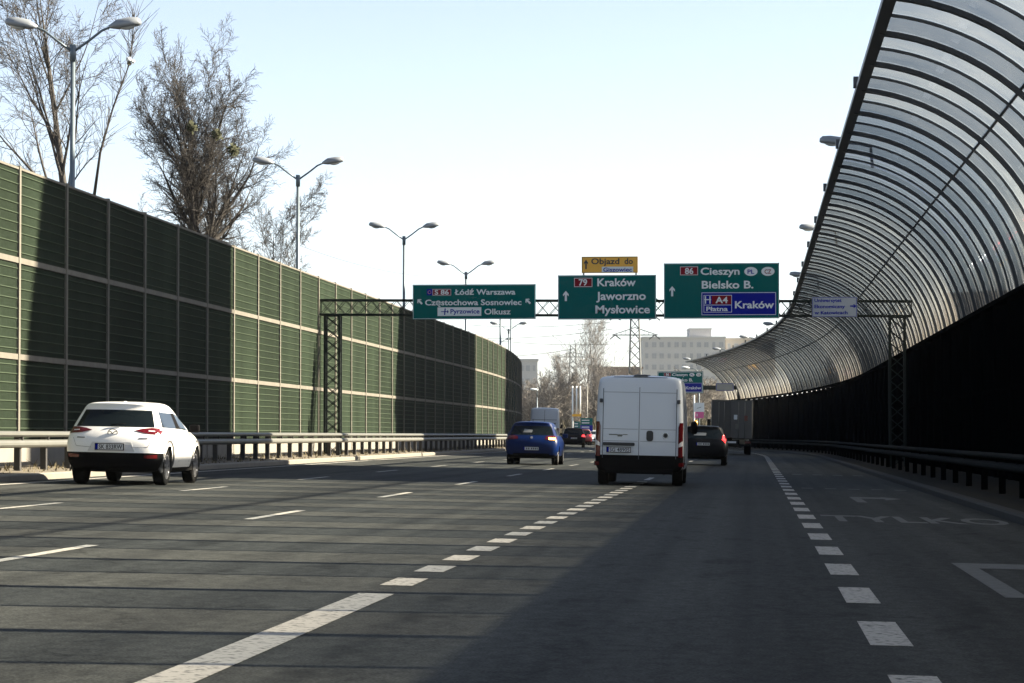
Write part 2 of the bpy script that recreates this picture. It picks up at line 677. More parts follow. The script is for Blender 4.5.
mk = MB()
d = 20.46 - 3.92 * 5
while d < 300:                                            # right: wide 2 m dashes
    strip(mk, U0 - .12, U0 + .12, d - 1.0, d + 1.0)
    d += 3.92
structure(mk.build('lane_marking', M['mark']))
mk = MB()
strip(mk, U1 - .125, U1 + .125, 8.0, 19.05)                  # long solid end, then 1 m dashes
d = 20.6
while d < 66:
    strip(mk, U1 - .12, U1 + .12, d - .52, d + .52)
    d += 2.03
d = 68
while d < 320:
    strip(mk, U1 - .07, U1 + .07, d, d + 4)
    d += 12
structure(mk.build('lane_marking', M['mark']))
mk = MB()
for u, ph, stp in ((U2, 23.4, 11.95), (U3, 35.5, 12.25)):
    d = ph - 24
    while d < 330:
        strip(mk, u - .062, u + .062, d - 2, d + 2)
        d += stp
structure(mk.build('lane_marking', M['mark']))
mk = MB()
mk.sweep([(U4 - .12, rz(U4) + .004), (U4 + .12, rz(U4) + .004)], drange(-20, 340, 4), 0)
structure(mk.build('edge_marking', M['mark']))


def road_pt(px, py):
    """point of the road plane seen at a photo pixel"""
    v_ = ray(px, py)
    o_ = Vector((0, 0, CAMZ))
    t = -CAMZ / (v_.z + SLOPE * v_.x)
    p = o_ + v_ * t
    return p


# TYLKO and arrows on the right-hand lane
def road_text(s, u0, u1, d0, d1, name):
    vs, fs, w = text_geo(s)
    m_ = MB()
    pts = []
    for x, y in vs:
        u = u0 + (u1 - u0) * x / w
        dd_ = d0 + (d1 - d0) * y
        pts.append(P(u, dd_, rz(u) + .004))
    m_.add(pts, fs)
    return structure(m_.build(name, M['markfaint']))


M['markfaint'] = mat('worn_road_paint', (.12, .124, .122), .9, .35, 14, spec=.03)
road_text('TYLKO', 1.0, 3.62, 38.4, 41.2, 'road_lettering')
m_ = MB()


def rpoly(pts):
    m_.add([P(u, d_, rz(u) + .004) for u, d_ in pts], [tuple(range(len(pts)))])


# exit arrow further on (shaft, bend, head)
rpoly([(1.88, 49.8), (2.06, 49.8), (2.06, 52.9), (1.88, 54.2)])
rpoly([(1.88, 54.2), (2.06, 52.9), (2.5, 52.9), (2.5, 54.2)])
rpoly([(2.5, 51.9), (2.85, 53.3), (2.5, 54.7)])
# bigger nearer arrow, cut by the frame
rpoly([(1.86, 20.6), (2.04, 20.6), (2.04, 25.2), (1.86, 26.2)])
rpoly([(1.86, 26.2), (2.04, 25.2), (2.75, 25.2), (2.75, 26.2)])
rpoly([(2.75, 24.2), (3.15, 25.7), (2.75, 27.2)])
# stop-like broken line across the lane, far down
for i in range(5):
    rpoly([(1.1 + i * .52, 62), (1.36 + i * .52, 62), (1.36 + i * .52, 62.6), (1.1 + i * .52, 62.6)])
for i in range(4):
    rpoly([(1.2 + i * .62, 84), (1.5 + i * .62, 84), (1.5 + i * .62, 85), (1.2 + i * .62, 85)])
structure(m_.build('road_arrow', M['markfaint']))

# ------------------------------------------------------------------ left noise wall
WL = -15.45
PS = 4.03
PD0 = 56.9 - PS * 5                                        # first post
NB = 57
zt, zr1, zr2, zr3, zb = 6.78, 4.86, 2.82, .98, .2
wall = thing('noise_wall', 'long green slatted noise wall with pale concrete posts on the left of the road', 'noise wall', P(WL, PD0, 0))
FAR_WALL = PD0 + NB * PS


def row_z(k):
    return [(zr1 + .07, zt), (zr2 + .07, zr1 - .07), (zr3 + .05, zr2 - .07)][k]


for i in range(NB):
    da, db = PD0 + i * PS + .07, PD0 + i * PS + PS - .07
    pm = MB()
    for k in range(3):
        a, b = row_z(k)
        pm.sweep([(WL + .0, a), (WL + .0, b), (WL - .14, b), (WL - .14, a)], [da, db], 0, closed=True, caps=True)
        nl = 9
        for q in range(nl):
            z = a + (b - a) * (q + .5) / nl
            pm.sweep([(WL + .002, z - .013), (WL + .022, z - .009), (WL + .022, z + .009), (WL + .002, z + .013)], [da, db], 1)
    pm.build('panel', [M['panel'], M['slat']], wall, world=True)
for i in range(NB + 1):
    d = PD0 + i * PS
    pm = MB()
    pm.sweep([(WL + .05, zb), (WL + .05, zt + .08), (WL - .2, zt + .08), (WL - .2, zb)], [d - .065, d + .065], 0, closed=True, caps=True)
    pm.build('post', M['post'], wall, world=True)
for z in (zr1, zr2):
    pm = MB()
    for i in range(NB):
        pm.sweep([(WL + .035, z - .06), (WL + .035, z + .06), (WL - .16, z + .07), (WL - .16, z - .07)],
                 [PD0 + i * PS + .068, PD0 + i * PS + PS - .068], 0, closed=True, caps=True)
    pm.build('rail', M['post'], wall, world=True)
pm = MB()
for i in range(NB):
    pm.sweep([(WL + .04, zb), (WL + .04, zr3 + .05), (WL - .17, zr3 + .05), (WL - .17, zb)],
             [PD0 + i * PS + .068, PD0 + i * PS + PS - .068], 0, closed=True, caps=True)
pm.build('plinth', M['concrete'], wall, world=True)
pm = MB()
for i in range(NB):
    pm.sweep([(WL + .03, zt), (WL + .03, zt + .05), (WL - .16, zt + .05), (WL - .16, zt)],
             [PD0 + i * PS + .068, PD0 + i * PS + PS - .068], 0, closed=True, caps=True)
pm.build('coping', M['post'], wall, world=True)


# ------------------------------------------------------------------ guard rails
def guard_rail(label, u, sgn, zg, d0, d1, step, matrail, matpost):
    t = thing('guard_rail', label, 'guard rail', P(u, d0, zg))
    r = MB()
    zc = zg + .60
    w = .16
    for (za, zb_) in ((zc + .045, zc + .165), (zc - .165, zc - .005)):
        zm, zh = (za + zb_) / 2, (zb_ - za) / 2
        prof = [(u - sgn * .01, za), (u + sgn * .05, za + .02), (u + sgn * .085, zm - zh * .3), (u + sgn * .085, zm + zh * .3), (u + sgn * .05, zb_ - .02), (u - sgn * .01, zb_)]
        r.sweep(prof, drange(d0, d1, 4), 0, closed=True, caps=True)
    d = d0 + .6
    while d < d1:                                         # spacers
        r.sweep([(u - sgn * .02, zc - .12), (u + sgn * .03, zc - .12), (u + sgn * .03, zc + .12), (u - sgn * .02, zc + .12)], [d - .03, d + .03], 1, closed=True, caps=True)
        d += step
    r.build('rail', [matrail, matpost], t, world=True)
    d = d0 + .6
    while d < d1:
        b = MB()
        b.sweep([(u - sgn * .02, zg - .3), (u - sgn * .02, zc + .12), (u - sgn * .14, zc + .12), (u - sgn * .14, zg - .3)], [d - .06, d + .06], 0, closed=True, caps=True)
        b.build('post', matpost, t, world=True)
        d += step
    return t


guard_rail('pale steel guard rail on dark posts in front of the left noise wall', -14.32, 1, zl + .05, 42.5, 238, 2.0, M['galv'], M['galvdark'])
guard_rail('dim steel guard rail along the shaded wall on the right', 4.62, -1, zr_ + .02, 36, 256, 4.0, M['galvshade'], M['dkpost'])

# ------------------------------------------------------------------ right dark wall
WR = 6.3
ZW = 4.52
RW0, RW1 = -8.0, 272.0
nbr = 70
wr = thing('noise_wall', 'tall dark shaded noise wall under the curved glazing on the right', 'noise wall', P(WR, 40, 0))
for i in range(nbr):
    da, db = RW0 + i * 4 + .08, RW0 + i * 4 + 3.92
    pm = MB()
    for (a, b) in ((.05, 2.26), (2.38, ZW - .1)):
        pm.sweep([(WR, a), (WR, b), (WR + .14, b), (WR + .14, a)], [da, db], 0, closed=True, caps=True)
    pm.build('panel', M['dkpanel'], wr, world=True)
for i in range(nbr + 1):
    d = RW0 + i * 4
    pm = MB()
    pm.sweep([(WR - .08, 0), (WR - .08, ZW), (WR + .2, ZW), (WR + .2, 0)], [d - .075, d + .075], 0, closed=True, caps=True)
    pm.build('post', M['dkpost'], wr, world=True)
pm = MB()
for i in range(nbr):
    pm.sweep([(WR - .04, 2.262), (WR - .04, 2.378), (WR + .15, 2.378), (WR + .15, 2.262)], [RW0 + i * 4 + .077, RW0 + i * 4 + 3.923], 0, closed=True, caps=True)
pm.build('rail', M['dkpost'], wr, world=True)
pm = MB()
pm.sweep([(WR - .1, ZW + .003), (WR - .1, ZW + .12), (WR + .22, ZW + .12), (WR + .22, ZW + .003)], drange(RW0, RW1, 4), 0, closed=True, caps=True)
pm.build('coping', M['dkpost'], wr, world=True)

# ------------------------------------------------------------------ curved glazed canopy above it
CU, CZ, CR = 1.75, 3.83, 4.65
A0, A1, AJ = R(10.0), R(83.1), R(49.0)


def cp(a, r=CR):
    return (CU + r * math.cos(a), CZ + r * math.sin(a))


canopy = thing('canopy', 'curved ribbed glass canopy leaning over the right-hand lane on top of the dark wall', 'canopy', P(WR, 40, ZW + .12))
RIB0, RIBN = -4.0 + .55, 68
NA = 18
for i in range(RIBN):
    for (nm, dd_, w, dep) in (('main_rib', 0.0, .11, .085), ('intermediate_rib', 2.04, .05, .045)):
        d = RIB0 + i * 4.08 + dd_
        if d > RW1 - 1:
            continue
        pm = MB()
        vs, fs = [], []
        for k in range(NA + 1):
            a = A0 - R(1.0) + (A1 - A0 + R(1.0)) * k / NA
            for (ds_, rr_) in ((-w, CR - .012), (w, CR - .012), (w, CR - .012 - dep), (-w, CR - .012 - dep)):
                u_, z_ = cp(a, rr_)
                vs.append(P(u_, d + ds_, z_))
        for k in range(NA):
            for q in range(4):
                fs.append((k * 4 + q, k * 4 + (q + 1) % 4, k * 4 + 4 + (q + 1) % 4, k * 4 + 4 + q))
        fs += [(0, 1, 2, 3), (NA * 4 + 3, NA * 4 + 2, NA * 4 + 1, NA * 4)]
        pm.add(vs, fs)
        pm.build(nm, M['rib'], canopy, world=True)
        for (pn, a_, b_, nseg) in (('lower', A0, AJ - R(.25), 8), ('upper', AJ + R(.25), A1 - R(.6), 7)):
            if d + 2.04 > RW1:
                continue
            pv = MB()
            vv, ff = [], []
            for k in range(nseg + 1):
                a = a_ + (b_ - a_) * k / nseg
                u_, z_ = cp(a, CR)
                vv += [P(u_, d + .004, z_), P(u_, d + 2.036, z_)]
            for k in range(nseg):
                ff.append((k * 2, k * 2 + 1, k * 2 + 3, k * 2 + 2))
            pv.add(vv, ff, 0, True)
            tint = 'clear' if nm == 'main_rib' else 'smoke'
            pv.build(pn + ('_clear_pane' if tint == 'clear' else '_smoked_pane'), M[tint], canopy, world=True)
dsc = drange(RIB0 - .2, D0, 4.08) + drange(D0, RW1, 4.08)[1:]
pm = MB()
ue, ze = cp(A1)
pm.sweep([(ue - .12, ze - .06), (ue - .12, ze + .05), (ue + .09, ze + .04), (ue + .09, ze - .09)], dsc, 0, closed=True, caps=True)
pm.build('edge_beam', M['rib'], canopy, world=True)
pm = MB()
pa, pb = cp(AJ - R(.35), CR - .0), cp(AJ + R(.35), CR)
qa, qb = cp(AJ - R(.35), CR + .05), cp(AJ + R(.35), CR + .05)
pm.sweep([pa, pb, qb, qa], dsc, 0, closed=True, caps=True)
pm.build('joint_strip', M['rib'], canopy, world=True)
# little cleats standing along the edge
for i in range(0, 66, 3):
    pm = MB()
    p = P(ue - .13, RIB0 + i * 4.08, ze + .1)
    pm.box(p, (.10, .25, .22), None, 0)
    pm.build('cleat', M['rib'], canopy, world=True)

# dry weeds and grit along the left verge: nobody could count them
b = MB()
rng = random.Random(9)
for k in range(2600):
    d = 45 + 120 * rng.random() ** 1.4
    u = rng.uniform(-15.2, UL - .16)
    p = P(u, d, zl + (.0 if u > -14.3 else .04))
    h = rng.uniform(.02, .16) * (1.4 if u < -14.5 else .7)
    e = Vector((rng.gauss(0, .5), rng.gauss(0, .5), 1)) * h
    w = Vector((rng.gauss(0, 1), rng.gauss(0, 1), 0)).normalized() * rng.uniform(.006, .03)
    b.add([p - w, p + w, p + e], [(0, 1, 2)])
M['weeds'] = mat('dry_weeds', (.085, .07, .035), .95, .4, 5)
structure(b.build('dry_weeds', M['weeds']), 'stuff')
# ================================================================== gantry and signs
GY = 97.6                                                 # the gantry's line across the road


def lattice(mbx, p0, p1, a, b, nseg, r=.045, rd=.02):
    """four chords round the line p0-p1 (half sizes a, b as vectors) with zigzag bracing"""
    p0, p1, a, b = Vector(p0), Vector(p1), Vector(a), Vector(b)
    cs = [a + b, a - b, -a - b, -a + b]
    for c in cs:
        mbx.bar(p0 + c, p1 + c, r * 2)
    for k in range(4):
        c, e = cs[k], cs[(k + 1) % 4]
        for i in range(nseg):
            q, w = p0.lerp(p1, i / nseg), p0.lerp(p1, (i + 1) / nseg)
            mbx.bar(q + c, w + e, rd * 2)
            mbx.bar(q + e, w + c, rd * 2)
        for i in (0, nseg):
            q = p0.lerp(p1, i / nseg)
            mbx.bar(q + c, q + e, rd * 2.2)


pL, pR = at_y(333, 307.5, GY), at_y(897, 308.8, GY)
gan = thing('sign_gantry', 'dark lattice gantry carrying big green signs over the road', 'gantry', (pL.x, GY, 0))
b = MB()
lattice(b, (pL.x - .45, GY, pL.z), (pR.x + .5, GY, pR.z), (0, .22, 0), (0, 0, .26), 46, .036, .010)
b.build('beam', M['gantry'], gan, world=True)
for p, zf in ((pL, zl), (pR, 0)):
    b = MB()
    lattice(b, (p.x, GY, zf), (p.x, GY, p.z - .31), (.26, 0, 0), (0, .20, 0), 12, .040, .012)
    b.build('leg', M['gantry'], gan, world=True)

FY = GY - .42                                             # sign faces stand in front of the beam


class Sign:
    """a flat panel facing the traffic, laid out in photo pixels of its own plane"""

    def __init__(self, label, x0, y0, x1, y1, back, y=FY, name='road_sign', th=.05, border=M['signwhite'], group=None, s=None, org=None):
        self.y = y
        c = at_y((x0 + x1) / 2, y1, y) if org is None else org
        self.s = s or (at_y(x1, y1, y).x - at_y(x0, y1, y).x) / (x1 - x0)
        self.cx, self.y1, self.c = (x0 + x1) / 2, y1, c
        self.root = thing(name, label, 'road sign', c, group=group)
        self.lv = 0
        w, h = (x1 - x0) * self.s, (y1 - y0) * self.s
        b = MB()
        b.box((0, th / 2, h / 2), (w, th, h), None, 0)
        self.panel = b.build('panel', back, self.root)
        self.stiff = MB()
        for k in (.25, .75):
            self.stiff.box((0, th + .05, h * k), (w * .96, .09, .06))
        self.stiff.build('bracket', M['signback'], self.root)
        self.frame('border', x0 + .45, y0 + .45, x1 - .45, y1 - .45, .4, border)

    def q(self, x, y, lift):
        return Vector(((x - self.cx) * self.s, -.004 - lift * .003, (self.y1 - y) * self.s))

    def rect(self, name, x0, y0, x1, y1, m_, lift=1, parent=None):
        b = MB()
        b.box(((x0 + x1) / 2 * self.s - self.cx * self.s, -.002 - lift * .003, (self.y1 - (y0 + y1) / 2) * self.s),
              ((x1 - x0) * self.s, .003, (y1 - y0) * self.s))
        return b.build(name, m_, parent or self.root)

    def frame(self, name, x0, y0, x1, y1, w, m_, lift=1, parent=None):
        b = MB()
        for (a, c, e, f) in ((x0, y0, x1, y0 + w), (x0, y1 - w, x1, y1), (x0, y0 + w, x0 + w, y1 - w), (x1 - w, y0 + w, x1, y1 - w)):
            b.add([self.q(a, f, lift), self.q(e, f, lift), self.q(e, c, lift), self.q(a, c, lift)], [(0, 1, 2, 3)])
        return b.build(name, m_, parent or self.root)

    def text(self, s, x0, x1, ytop, ybase, m_, lift=1, parent=None, name='lettering'):
        vs, fs, w = text_geo(s)
        b = MB()
        b.add([self.q(x0 + (x1 - x0) * x / w, ybase + (ytop - ybase) * y, lift) for x, y in vs], fs)
        return b.build(name, m_, parent or self.root)

    def poly(self, name, pts, m_, lift=1, parent=None):
        b = MB()
        b.add([self.q(x, y, lift) for x, y in pts], [tuple(range(len(pts)))])
        return b.build(name, m_, parent or self.root)

    def arrow(self, x0, y0, x1, y1, m_, ang=0.0, lift=1):
        cx, cy, h, w = (x0 + x1) / 2, (y0 + y1) / 2, abs(y1 - y0) / 2, abs(x1 - x0) / 2
        pts = [(0, -1), (1, -.35), (1, .05), (.38, -.28), (.38, 1), (-.38, 1), (-.38, -.28), (-1, .05), (-1, -.35)]
        c, s_ = math.cos(ang), math.sin(ang)
        out = []
        for a, e in pts:
            a, e = a * w, e * h
            out.append((cx + a * c - e * s_, cy + a * s_ + e * c))
        b = MB()
        b.add([self.q(x, y, lift) for x, y in out], [(0, 1, 2, 3), (0, 3, 4, 5), (0, 5, 6), (0, 6, 7, 8)])
        return b.build('arrow', m_, self.root)

    def ellipse(self, name, cx, cy, rx, ry, m_, lift=1):
        return self.poly(name, [(cx + rx * math.cos(t * math.pi / 12), cy + ry * math.sin(t * math.pi / 12)) for t in range(24)][::-1], m_, lift)


SW = M['signwhite']
# --- S86 sign
s1 = Sign('wide green sign for Łódź and Warszawa, leftmost on the gantry', 412.5, 284.5, 535.5, 319.2, M['signgreen'])
e_ = s1.rect('emblem_plate', 426.6, 288.9, 432.3, 295.3, M['signblue'])
st = MB()
for k in range(8):
    t_ = k * math.pi / 4
    st.add([s1.q(429.4 + 1.5 * math.cos(t_) + dx, 292.1 + 1.5 * math.sin(t_) + dy, 2) for dx, dy in ((-.3, .3), (.3, .3), (.3, -.3), (-.3, -.3))], [(0, 1, 2, 3)])
st.build('star_ring', M['signyellow'], e_)
p_ = s1.rect('route_plate', 432.3, 288.9, 451.2, 295.5, M['signred'])
s1.frame('border', 432.5, 289.1, 451, 295.3, .35, SW, 2, p_)
s1.text('S 86', 434.6, 448.8, 289.9, 294.4, SW, 2, p_, 'route_number')
s1.text('Łódź Warszawa', 454.7, 515.3, 289.4, 294.7, SW)
s1.text('Częstochowa Sosnowiec', 425, 521.5, 299.6, 305.1, SW)
s1.arrow(417.2, 298.2, 422.2, 304.8, SW, R(-45))
s1.arrow(525.4, 298.2, 530.4, 304.8, SW, R(-45))
p_ = s1.rect('airport_plate', 437.5, 307.3, 481.3, 315.9, SW)
s1.text('Pyrzowice', 450.4, 479.6, 309, 313.4, M['signblue'], 2, p_)
pl = MB()
for pts in ([(441, 311.2), (448.6, 311.2), (448.6, 312), (441, 312)], [(444.6, 308.4), (445.8, 308.4), (445.2, 314.9), (444, 314.9)], [(447.2, 310.2), (448.2, 310.2), (448.2, 313), (447.2, 313)]):
    pl.add([s1.q(x, y, 2) for x, y in pts], [(3, 2, 1, 0)])
pl.build('aeroplane_symbol', M['signblue'], p_)
s1.text('Olkusz', 484.4, 510.6, 308.9, 314.4, SW)

# --- 79 sign
s2 = Sign('green sign for Kraków, Jaworzno and Mysłowice, middle of the gantry', 557.9, 275.0, 656.1, 319.4, M['signgreen'])
p_ = s2.rect('route_plate', 574, 277.6, 592.5, 287, M['signred'])
s2.frame('border', 574.2, 277.8, 592.3, 286.8, .45, SW, 2, p_)
s2.text('79', 578.8, 587.2, 279, 285.3, SW, 2, p_, 'route_number')
s2.arrow(563, 290.7, 568.6, 300.9, SW)
s2.text('Kraków', 597.4, 635.8, 278.4, 286, SW)
s2.text('Jaworzno', 596.2, 645.8, 291.9, 299.7, SW)
s2.text('Mysłowice', 595.4, 649.9, 305.4, 313.2, SW)
# --- yellow diversion sign
s5 = Sign('small yellow diversion sign reading Objazd do, standing on top of the green Kraków sign', 581.6, 256.5, 637.8, 272.9, M['signyellow'], border=M['black'])
s5.text('Objazd', 591.2, 619.4, 258.3, 264, M['black'])
s5.text('do', 624.5, 632.9, 258.3, 264, M['black'])
s5.arrow(583.9, 259.4, 588.1, 269, M['black'])
p_ = s5.rect('name_plate', 601.8, 266.7, 633.2, 272.3, SW)
s5.text('Giszowiec', 603.2, 632, 267.6, 271.6, M['signblue'], 2, p_)
b = MB()
for x in (583.5, 635.9):
    b.box(((x - s5.cx) * s5.s, .1, -.2), (.06, .06, 1.2))
b.build('post', M['signback'], s5.root)


# --- 86 / A4 sign
def a4_sign(label, f, y, panel_only=False):
    """f maps layout pixels of the near sign to photo pixels"""
    (x0, y0), (x1, y1) = f(663.8, 262.8), f(779.3, 318.6)
    S = Sign(label, x0, y0, x1, y1, M['signgreen'], y=y)

    def T(fun, *a, **k):
        pass
    r = lambda n, a, b_, c, d, m_, l=1, p=None: S.rect(n, *f(a, b_), *f(c, d), m_, l, p)
    t = lambda s_, a, c, yt, yb, m_, l=1, p=None, n='lettering': S.text(s_, f(a, 0)[0], f(c, 0)[0], f(0, yt)[1], f(0, yb)[1], m_, l, p, n)
    k = (x1 - x0) / 115.5
    fr = lambda n, a, b_, c, d, w, m_, l, p: S.frame(n, *f(a, b_), *f(c, d), w * k, m_, l, p)
    p_ = r('route_plate', 680, 266.0, 698.2, 275, M['signred'])
    fr('border', 680.2, 266.2, 698, 274.8, .45, SW, 2, p_)
    t('86', 685, 693.4, 267.6, 273.5, SW, 2, p_, 'route_number')
    t('Cieszyn', 700.7, 739.7, 267.4, 274.4, SW)
    for cx, s_ in ((751, 'PL'), (768, 'CZ')):
        cc = f(cx, 271.4)
        o_ = S.ellipse('country_oval', cc[0], cc[1], 6.6 * k, 4.5 * k, SW)
        t(s_, cx - 3.4, cx + 3.4, 269.5, 273.6, M['signblue'] if s_ == 'PL' else M['signred'], 2, o_)
    t('Bielsko B.', 701.8, 753.4, 280.7, 288.2, SW)
    S.arrow(*f(669.4, 285.8), *f(674.9, 296), SW)
    p_ = r('motorway_plate', 701.1, 291.9, 776.4, 315.5, M['signblue'])
    fr('border', 701.6, 292.4, 775.9, 315, .5, SW, 2, p_)
    fr('inner_border', 703.7, 295, 731.9, 312.4, .45, SW, 2, p_)
    rp = r('toll_plate', 711.8, 295.5, 731.4, 304.4, M['signred'], 2, p_)
    t('A4', 715.5, 727.8, 296.8, 303, SW, 3, p_, 'route_number')
    mwy = MB()
    for (a, b_, c, d) in ((704.9, 296, 706.1, 303.6), (709.4, 296, 710.6, 303.6), (704.4, 299, 711, 300)):
        (q0, w0), (q1, w1) = f(a, b_), f(c, d)
        mwy.add([S.q(q0, w1, 2), S.q(q1, w1, 2), S.q(q1, w0, 2), S.q(q0, w0, 2)], [(0, 1, 2, 3)])
    mwy.build('motorway_symbol', SW, p_)
    r('plate_divider', 704, 304.7, 731.6, 305.2, SW, 2, p_)
    t('Płatna', 706.3, 727.8, 306.6, 310.9, SW, 2, p_)
    t('Kraków', 735, 774, 301.2, 308.2, SW, 2, p_)
    return S


a4_sign('large green sign for Cieszyn with a blue field, rightmost of the green gantry signs', lambda x, y: (x, y), FY)
# --- university sign
s4 = Sign('pale university sign hanging on the gantry in front of the glass canopy', 812.1, 296.7, 857.1, 317, M['signdull'], border=M['signblue'])
for s_, a, c, yt, yb in (('Uniwersytet', 814.5, 841.7, 298.4, 301.8), ('Ekonomiczny', 814.5, 845, 304.6, 308), ('w Katowicach', 814.5, 847.6, 310.8, 314.2)):
    s4.text(s_, a, c, yt, yb, M['signblue'])
s4.arrow(851.5, 303, 855, 309.2, M['signblue'], R(90))

# --- far gantry
DG2 = 262.0
yg2 = at(700, 390, DG2).y
f2 = lambda x, y: (657.5 + (x - 663.8) * 45.7 / 115.5, 371.4 + (y - 262.8) * 21.9 / 55.8)
a4_sign('far green sign for Cieszyn partly behind the white van roof', f2, yg2 - .45)
s6 = Sign('small dull grey sign on the far gantry arm', 715.8, 383, 733.8, 390.9, M['signback'], y=yg2 - .45, border=M['signblue'])
pA, pB = at_y(650, 387.6, yg2), at_y(739, 387.6, yg2)
g2 = thing('sign_gantry', 'plain dark cantilever gantry far down the road by the end of the canopy', 'gantry', (pB.x, yg2, 0))
b = MB()
b.bar(pA, pB + Vector((.2, 0, 0)), .4, .4)
b.build('beam', M['gantry'], g2, world=True)
b = MB()
b.bar((pB.x, yg2, -.3), (pB.x, yg2, pB.z + .2), .36, .36)
b.build('leg', M['gantry'], g2, world=True)


# ================================================================== street lamps
def lamp_head(mbx, bowl, base, out, L=.78, tilt=.16):
    """cobra head: tapered rounded shell pointing along out, with a bowl below"""
    out = Vector(out).normalized()
    d = (out + Vector((0, 0, tilt))).normalized()
    side = d.cross(Vector((0, 0, 1))).normalized()
    up = side.cross(d)
    secs = [(-.08, .05, .05), (.04, .11, .10), (.22, .17, .17), (.62, .20, .18), (.92, .17, .14), (1.0, .09, .07)]
    vs, n = [], 10
    for (t, w, h) in secs:
        c = Vector(base) + d * (t * L)
        for k in range(n):
            q = 2 * math.pi * k / n
            sx, sy = math.cos(q), math.sin(q)
            sy = max(sy, -.45)
            vs.append(c + side * (sx * w) + up * (sy * h))
    fs = []
    for i in range(len(secs) - 1):
        for k in range(n):
            fs.append((i * n + k, i * n + (k + 1) % n, (i + 1) * n + (k + 1) % n, (i + 1) * n + k))
    fs += [tuple(reversed(range(n))), tuple((len(secs) - 1) * n + k for k in range(n))]
    mbx.add(vs, fs, 0, True)
    c = Vector(base) + d * (.55 * L) - up * .055
    rings = []
    vs, fs = [], []
    for i in range(5):
        t = i / 4 * math.pi / 2
        for k in range(10):
            q = 2 * math.pi * k / 10
            vs.append(c + d * (math.cos(q) * .27 * L * math.cos(t)) + side * (math.sin(q) * .13 * math.cos(t)) - up * (.09 * math.sin(t)))
    for i in range(4):
        for k in range(10):
            fs.append((i * 10 + k, i * 10 + (k + 1) % 10, i * 10 + 10 + (k + 1) % 10, i * 10 + 10 + k))
    bowl.add(vs, fs, 0, True)


def double_lamp(label, px, pyj, depth, heads=True):
    p = at(px, pyj, depth)
    t = thing('street_lamp', label, 'street lamp', (p.x, p.y, 0), group='lamps behind the left noise wall')
    b = MB()
    b.tube([(p.x, p.y, -.3), (p.x, p.y, 4), (p.x, p.y, p.z + .12)], [.10, .085, .06], 8)
    b.tube([(p.x, p.y, p.z - .25), (p.x, p.y, p.z + .2)], [.085, .085], 8)
    b.build('pole', M['polegrey'], t, world=True)
    for sg in (-1, 1):
        ax = RT * sg
        a = MB()
        e = p + ax * .98 + Vector((0, 0, .66))
        a.tube([p, p + ax * .42 + Vector((0, 0, .30)), p + ax * .75 + Vector((0, 0, .56)), e, e + ax * .12 + Vector((0, 0, .03))], [.035, .035, .033, .03, .03], 6)
        a.build('arm', M['polegrey'], t, world=True)
        h, bw = MB(), MB()
        lamp_head(h, bw, e + ax * .02, ax)
        ho = h.build('lamp_head', M['lampgrey'], t, world=True)
        bw.build('bowl', M['bowl'], ho, world=True)
    return t


for (px, py, dep, lab) in (
        (73, 52, 71.5, 'nearest and tallest double-armed street lamp, at the upper left before the bare trees'),
        (298, 180, 106.5, 'double-armed street lamp just right of the dark bare tree'),
        (404, 240, 138.5, 'double-armed street lamp left of the Łódź sign, its pole passing behind the gantry beam'),
        (466, 275, 168.5, 'double-armed street lamp whose arms show just above the Łódź sign'),
        (500.4, 300.5, 201, 'double-armed street lamp hidden but for its pole below the Łódź sign'),
        (511, 316, 233, 'tall thin double-armed street lamp under the right end of the Łódź sign'),
        (508.6, 331, 260, 'small double-armed street lamp with heads just below the Łódź sign'),
        (497, 345.5, 299, 'lowest and farthest double-armed street lamp over the end of the left noise wall')):
    double_lamp(lab, px, py, dep)


def single_lamp(label, px, py, depth, arm_to, z0=-.3, white=False):
    """head at the photo pixel; on a pole of its own, or on a short bracket at the canopy's edge"""
    p = at(px, py, depth)
    q = p + RT * arm_to
    t = thing('street_lamp', label, 'street lamp', (q.x, q.y, 0) if white else (p.x, p.y, p.z), group=None if white else 'lamps along the canopy edge')
    a = MB()
    if white:
        b = MB()
        b.tube([(q.x, q.y, z0), (q.x, q.y, p.z * .5), (q.x, q.y, p.z - .9)], [.10, .085, .065], 8)
        b.build('pole', M['polegrey'], t, world=True)
        a.tube([(q.x, q.y, p.z - .92), (q.x - RT.x * arm_to * .2, q.y - RT.y * arm_to * .2, p.z - .3), p + RT * arm_to * .5 + Vector((0, 0, -.08)), p + RT * .1], [.05, .045, .04, .03], 6)
    else:
        e = p + RT * .75
        a.tube([p - RT * .03, p + RT * .4 + Vector((0, 0, -.03)), e + Vector((0, 0, -.12)), e + RT * .05 + Vector((0, 0, -.75))], [.035, .04, .045, .05], 6)
    a.build('arm', M['polegrey'], t, world=True)
    h, bw = MB(), MB()
    lamp_head(h, bw, p, -RT, L=.8 if not white else .9, tilt=.1)
    ho = h.build('lamp_head', M['lampgrey'] if not white else M['signwhite'], t, world=True)
    bw.build('bowl', M['bowl'], ho, world=True)


for (px, py, dep, arm, lab) in (
        (846, 143, 83, 4.6, 'nearest lamp head peering out over the top edge of the canopy'),
        (818, 229, 117, 4.6, 'second lamp head over the canopy edge, right of the large Cieszyn sign top'),
        (804, 275.5, 151, 4.6, 'lamp head just right of the large Cieszyn sign at the canopy edge'),
        (773, 324.5, 219, 4.6, 'lamp head just below the right corner of the large Cieszyn sign'),
        (748, 337.5, 250, 4.6, 'lamp head over the canopy edge right of the tower block stair tower'),
        (720, 349.3, 284, 4.2, 'lamp head over the far canopy edge in front of the tower block'),
        (690, 359.3, 320, 4.0, 'farthest lamp head, at the very end of the canopy edge')):
    single_lamp(lab, px, py, dep, arm)
single_lamp('white-headed lamp on a thin pole left of the far trees, above the far white van', 537.5, 390, 330, -.05, white=True)
single_lamp('white lamp head low above the far green Cieszyn sign', 689, 368, 330, 1.2, white=True)


